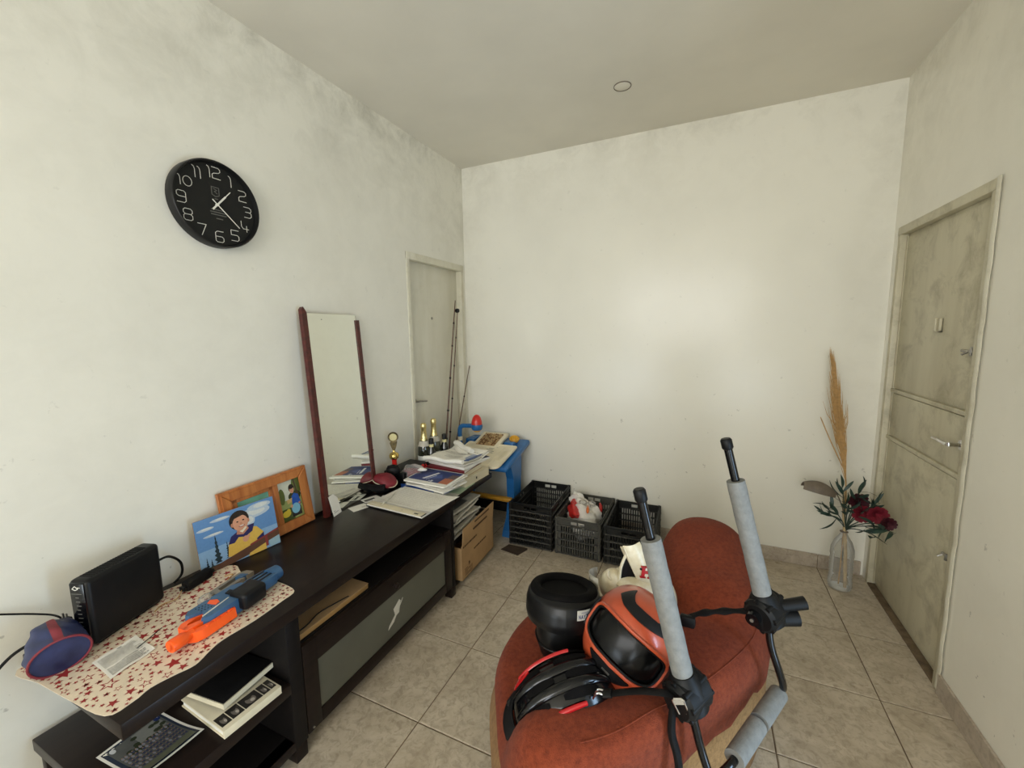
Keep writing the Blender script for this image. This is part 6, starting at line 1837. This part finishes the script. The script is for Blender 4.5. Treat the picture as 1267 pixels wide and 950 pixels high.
# black and red bicycle helmet
kh = thing('bicycle_helmet', 'glossy black and red vented bicycle helmet at the front of the chair seat', 'helmet', (0, 0, 0))
s_, f_, u_ = ortho(Vector((-0.80, -0.52, -0.32)), Vector((-0.05, -0.38, 0.92)))
kh.matrix_world = frame((1.430, -1.930, SEAT + 0.050), -s_ * 1.05, -f_ * 1.05, u_ * 1.05)      # local -y = front of the helmet
KF = shell_surface(0.098, 0.138, 0.135, 0.112, 0.05, 2.2)
shell_mesh(KF, math.radians(-8), math.radians(90), None, 64, 28, -0.010).build('inner_foam', M['black_matte'], kh, fix=True)
shell_mesh(KF, math.radians(-14), math.radians(90), None, 96, 48).build('shell', M['black_gloss'], kh, fix=True)
def rib(lat, w, h, material, t0=-1.0, t1=1.0, taper=True, off=0.0, nm='ridge'):
    def g(u, v):
        t = t0 + (t1 - t0) * u
        a = t * 1.42
        ww = w * (math.sin(PI * (0.08 + 0.84 * u)) ** 0.5 if taper else 1.0)
        x = (lat + (v - 0.5) * ww) * (0.55 + 0.45 * math.cos(a * 0.8))
        d = Vector((x, math.sin(a), math.cos(a) * math.sqrt(max(0.0225, 1 - x * x))))
        d.normalize()
        az = math.atan2(d.x, -d.y)
        el = math.asin(max(-1, min(1, d.z)))
        return KF(az, el, off + h * math.sin(PI * v) ** 0.5)
    return MB().sheet(g, 26, 6, 0.004).build(nm, M[material], kh, fix=True)
for lat, a, b in ((0.0, -0.50, -0.05), (0.0, 0.15, 0.62), (0.36, -0.72, -0.22), (0.36, 0.02, 0.55), (-0.36, -0.72, -0.22), (-0.36, 0.02, 0.55), (0.74, -0.55, 0.0), (0.74, 0.15, 0.7), (-0.74, -0.55, 0.0), (-0.74, 0.15, 0.7)):
    rib(lat, 0.17, 0.0, 'liner', a, b, True, 0.0012, 'vent')
for lat in (0.18, -0.18, 0.95, -0.95):
    rib(lat, 0.16, 0.004, 'black_gloss', -0.75, 0.8, True, 0.001)
for sd in (-1, 1):
    rib(0.55 * sd, 0.038, 0.003, 'red_gloss', -0.60, 0.30, True, 0.0065, 'red_stripe')
    rib(0.56 * sd, 0.34, 0.002, 'red_gloss', -0.78, -0.40, True, 0.0040, 'red_flash')
for sd in (-1, 1):
    MB().tube(catmull([KF(math.radians(sd * 50), math.radians(-12), -0.004), Vector((sd * 0.075, -0.105, -0.020)), Vector((sd * 0.045, -0.120, -0.024)), Vector((0.0, -0.128, -0.022))], 6), 0.0055, 8, flat=0.45).build('strap', M['black_matte'], kh)
MB().box((0.02, -0.150, -0.008), (0.034, 0.020, 0.022), None, 0.006, 2).build('buckle', M['black_plastic'], kh)
MB().box((-0.05, -0.142, 0.002), (0.022, 0.018, 0.024), None, 0.006, 2).build('buckle', M['black_plastic'], kh)
MB().sheet(lambda u, v: KF(math.radians(-50 + 100 * u), math.radians(8 - 8 * v), 0.004 + 0.030 * v * math.sin(PI * u)), 16, 5, 0.003).build('peak', M['black_plastic'], kh, fix=True)

# white helmet with peak, lying on its side behind the orange one
wh = thing('white_helmet', 'yellowed white helmet with red letter on its peak and clear visor, behind orange helmet', 'helmet', (1.560, -1.480, 0.500))
WF = shell_surface(0.112, 0.128, 0.125, 0.105, 0.105, 2.3)
rot_w = frame((0, 0, 0), Vector((0.55, -0.80, 0.0)).normalized(), Vector((0.80, 0.55, 0.0)).normalized())
WS = lambda a, e, o=0.0: rot_w @ WF(a, e, o)
inw = lambda az, el: (abs(math.degrees(az)) / 62) ** 4 + (abs(math.degrees(el) - 8) / 30) ** 4 < 1
shell_mesh(WS, math.radians(-50), math.radians(90), inw, 90, 54).build('shell', M['helmet_white'], wh, fix=True)
shell_mesh(WS, math.radians(-50), math.radians(90), inw, 80, 40, -0.012).build('liner', M['liner'], wh, fix=True)
WO = Vector((1.560, -1.480, 0.500))
A_, B_, C2 = Vector((1.512, -1.535, 0.706)) - WO, Vector((1.566, -1.512, 0.722)) - WO, Vector((1.668, -1.500, 0.478)) - WO
px_ = (B_ - A_)
py_ = (C2 - B_)
pn_ = px_.cross(py_).normalized()
if pn_.dot(CAM_LOC - WO) < 0:
    pn_ = -pn_
def peak(u, v):
    w = 1 + 0.25 * v
    return A_ + px_ * (u * w - 0.02) + py_ * v + pn_ * (0.014 * math.sin(PI * u) - 0.016 * (1 - v) ** 6)
pk = MB().sheet(peak, 12, 20, -0.005 if px_.cross(py_).dot(pn_) < 0 else 0.005).build('peak', M['helmet_white'], wh, fix=True)
fold = MB().sheet(lambda u, v: A_ + px_ * 0.0 + py_ * (0.02 + 0.36 * v) - pn_ * (0.004 + 0.022 * u) - px_ * (0.16 * u * (1 - 0.2 * v)), 6, 8, 0.004).build('peak_return', M['helmet_white'], wh, fix=True)
hx, hy = px_.normalized(), (py_ - px_ * (py_.dot(px_) / px_.length_squared)).normalized()
HM = frame(peak(0.62, 0.36) + pn_ * 0.0025, (hx * 0.92 + hy * 0.38).normalized(), (-hy * 0.92 + hx * 0.38).normalized(), pn_)
hl = MB()
for (x0, x1, y0, y1) in ((-0.013, -0.005, -0.015, 0.015), (0.005, 0.013, -0.015, 0.015), (-0.006, 0.006, -0.0035, 0.0035), (-0.016, -0.002, 0.011, 0.015), (0.002, 0.016, 0.011, 0.015), (-0.016, -0.002, -0.015, -0.011), (0.002, 0.016, -0.015, -0.011)):
    hl.bx(x0 * 1.35, x1 * 1.35, y0 * 1.35, y1 * 1.35, -0.006, 0.0010, 0, HM)
hl.build('red_letter', M['red_gloss'], pk, smooth=False)
MB().cyl(peak(0.42, 0.30) - pn_ * 0.001, peak(0.42, 0.30) + pn_ * 0.002, 0.0042, None, 12).build('screw', M['black_plastic'], pk)
a_, b_, c_ = peak(0.05, 0.10) - pn_ * 0.008, Vector((1.494, -1.535, 0.578)) - WO, peak(0.10, 0.50) - pn_ * 0.008
mt_ = [a_, b_, b_ + (c_ - b_) * 0.5 - Vector((0, 0, 0.03)), c_]
MB().add([tuple(p) for p in mt_] + [tuple(p - pn_ * 0.006) for p in mt_], [(0, 1, 2, 3), (7, 6, 5, 4), (0, 4, 5, 1), (1, 5, 6, 2), (2, 6, 7, 3), (3, 7, 4, 0)]).build('peak_mount', M['black_plastic'], wh, smooth=False, fix=True)
MB().tube(catmull([a_ + pn_ * 0.002, (a_ + b_) * 0.5 + pn_ * 0.002 + Vector((-0.004, 0, 0.002)), b_ + pn_ * 0.002, b_ + Vector((-0.03, -0.01, 0.014)), Vector((1.462, -1.545, 0.618)) - WO], 6), 0.005, 8).build('trim_edge', M['helmet_white'], wh)
MB().ball(tuple(Vector((1.475, -1.510, 0.545)) - WO), (0.050, 0.050, 0.058), 24, 16).build('cheek_guard', M['helmet_white'], wh)
def cvis(u, v):
    a = math.radians(-70 + 110 * u)
    return Vector((1.470 - 0.070 * math.cos(a), -1.555 + 0.075 * math.sin(a), 0.550 + 0.060 * v - 0.02 * math.sin(a))) - WO
MB().sheet(cvis, 20, 8, 0.0015).build('clear_visor', M['clear_visor'], wh, fix=True)

# ------------------------------------------------------------------ car bicycle carrier with foam-covered arms
cr = thing('bike_carrier', 'black tubular bicycle carrier with grey foam sleeves resting on the chair back', 'bike carrier', (0, 0, 0))
HUB1, HUB2 = Vector((1.728, -1.915, 0.572)), Vector((1.926, -1.606, 0.640))
ADIR = Vector((-0.246, 0.02, 0.969)).normalized()
sep = (HUB2 - HUB1).normalized()
out_ = ADIR.cross(sep).normalized()
for h in (HUB1, HUB2):
    b0 = h + ADIR * 0.048
    MB().tube([h + ADIR * 0.01, h + ADIR * 0.50], 0.0115, 14).build('arm_tube', M['black_gloss'], cr)
    sl = MB().tube([b0 + ADIR * (0.335 * k / 14) for k in range(15)], [0.0248 * (1 + 0.02 * math.sin(k * 2.1)) for k in range(15)], 22).build('foam_sleeve', M['foam'], cr)
    MB().tube([h + ADIR * 0.475, h + ADIR * 0.480, h + ADIR * 0.503, h + ADIR * 0.508], [0.0115, 0.0155, 0.0155, 0.012], 16).build('end_cap', M['rubber'], cr)
    hb = MB()
    hm_ = frame(h, sep, out_, ADIR)
    hb.lathe([(0.0, -0.040), (0.034, -0.040), (0.045, -0.030), (0.046, 0.010), (0.038, 0.034), (0.028, 0.052), (0.0, 0.054)], 26, frame(h, out_, ADIR, sep) if False else hm_)
    hb.lathe([(0.0, -0.044), (0.036, -0.044), (0.046, -0.034), (0.047, 0.034), (0.038, 0.044), (0.0, 0.044)], 26, frame(h, ADIR, out_, sep))
    hb.build('hub', M['rubber'], cr, fix=True)
    for k in range(8):
        a = 2 * PI * k / 8
        MB().cyl(h - sep * 0.040 + ADIR * 0.041 * math.cos(a) + out_ * 0.041 * math.sin(a), h + sep * 0.040 + ADIR * 0.041 * math.cos(a) + out_ * 0.041 * math.sin(a), 0.0070, None, 10).build('hub_lug', M['rubber'], cr)
# chrome buckle on the near hub, knobs on the far hub
vdir = (CAM_LOC - HUB1).normalized()
bq = HUB1 + Vector((-0.012, -0.052, 0.008))
BKm = frame(bq, Vector((0.93, 0.0, 0.36)).normalized(), Vector((-0.36, 0.0, 0.93)).normalized(), (0, -1, 0))
MB().tube([(-0.010, -0.020, 0.0), (-0.013, 0.016, 0.004), (-0.008, 0.021, 0.006), (0.008, 0.021, 0.006), (0.013, 0.016, 0.006), (0.012, -0.014, 0.0), (0.006, -0.022, -0.002)], 0.0024, 8, mtx=BKm).build('buckle', M['chrome'], cr)
MB().box((0, 0.012, 0.004), (0.024, 0.014, 0.003), BKm, 0.001, 1).build('buckle_plate', M['chrome'], cr)
MB().cyl(HUB2 + Vector((0.030, 0.0, 0.020)), HUB2 + Vector((0.095, 0.020, 0.036)), 0.016, 0.018, 16).build('adjuster_knob', M['rubber'], cr)
MB().cyl(HUB2 + Vector((0.030, 0.0, -0.016)), HUB2 + Vector((0.078, 0.016, -0.010)), 0.022, 0.024, 16).build('adjuster_knob', M['rubber'], cr)
MB().cyl(HUB2 + Vector((-0.030, -0.030, -0.006)), HUB2 + Vector((-0.040, -0.052, -0.008)), 0.020, 0.018, 18).build('release_button', M['black_gloss'], cr)
MB().cyl(HUB2 + Vector((-0.040, -0.052, -0.008)), HUB2 + Vector((-0.041, -0.055, -0.008)), 0.005, None, 12).build('rivet', M['chrome'], cr)
# lower U frame with foam pads
PF, PN = Vector((1.968, -1.612, 0.392)), Vector((1.842, -1.866, 0.392))
ax = (PF - PN).normalized()
uf = catmull([HUB2 + Vector((0.005, -0.010, -0.02)), HUB2 + Vector((0.014, -0.02, -0.09)), HUB2 + Vector((0.040, -0.022, -0.17)), HUB2 + Vector((0.052, -0.010, -0.215)), PF + ax * 0.022 + Vector((0, 0, -0.004)), PF - ax * 0.03, PN + ax * 0.03, PN - ax * 0.020, PN - ax * 0.052 + Vector((-0.012, 0.0, -0.012)), HUB1 + Vector((0.060, -0.018, -0.185)), HUB1 + Vector((0.034, -0.012, -0.12)), HUB1 + Vector((0.012, -0.006, -0.04))], 6)
MB().tube(uf, 0.0100, 12).build('lower_frame', M['black_gloss'], cr)
mid = (PF + PN) / 2
MB().tube([PF + ax * 0.004, mid + ax * 0.006], 0.0240, 20).build('foam_pad', M['foam'], cr)
MB().tube([mid - ax * 0.006, PN - ax * 0.004], 0.0240, 20).build('foam_pad', M['foam'], cr)
# straps: over the chair to the helmets, and hanging down
MB().tube(catmull([HUB1 + Vector((-0.026, -0.030, 0.010)), (1.672, -1.962, 0.592), (1.621, -1.968, 0.582), (1.560, -1.972, 0.556)], 6), 0.0125, 8, flat=0.28).build('strap', M['black_matte'], cr)
MB().tube([(1.560, -1.972, 0.556), (1.540, -1.971, 0.547)], 0.0135, 10, flat=0.6).build('strap_hook_grip', M['rubber'], cr)
for dz in (-0.006, 0.006):
    MB().tube(catmull([(1.540, -1.971 + dz, 0.548), (1.524, -1.973 + dz, 0.548), (1.514, -1.974 + dz, 0.530)], 5), 0.0026, 8).build('strap_hook', M['chrome'], cr)
MB().tube(catmull([HUB1 + Vector((-0.028, -0.020, -0.020)), HUB1 + Vector((-0.030, -0.040, -0.080)), HUB1 + Vector((-0.012, -0.055, -0.140)), HUB1 + Vector((-0.004, -0.060, -0.260)), HUB1 + Vector((-0.004, -0.060, -0.380))], 6), 0.0125, 10, flat=0.75).build('strap', M['black_matte'], cr)
MB().tube(catmull([HUB2 + Vector((-0.030, -0.012, -0.004)), HUB2 + Vector((-0.09, -0.010, -0.022)), HUB2 + Vector((-0.14, -0.015, -0.036)), HUB2 + Vector((-0.185, -0.02, -0.055)), HUB2 + Vector((-0.215, -0.030, -0.085))], 6), [0.0125 + 0.003 * math.sin(k) for k in range(25)], 8, flat=0.5).build('strap', M['black_matte'], cr)
MB().box(tuple(HUB2 + Vector((-0.205, -0.030, -0.074))), (0.045, 0.022, 0.036), None, 0.008, 2).build('strap_buckle', M['rubber'], cr)
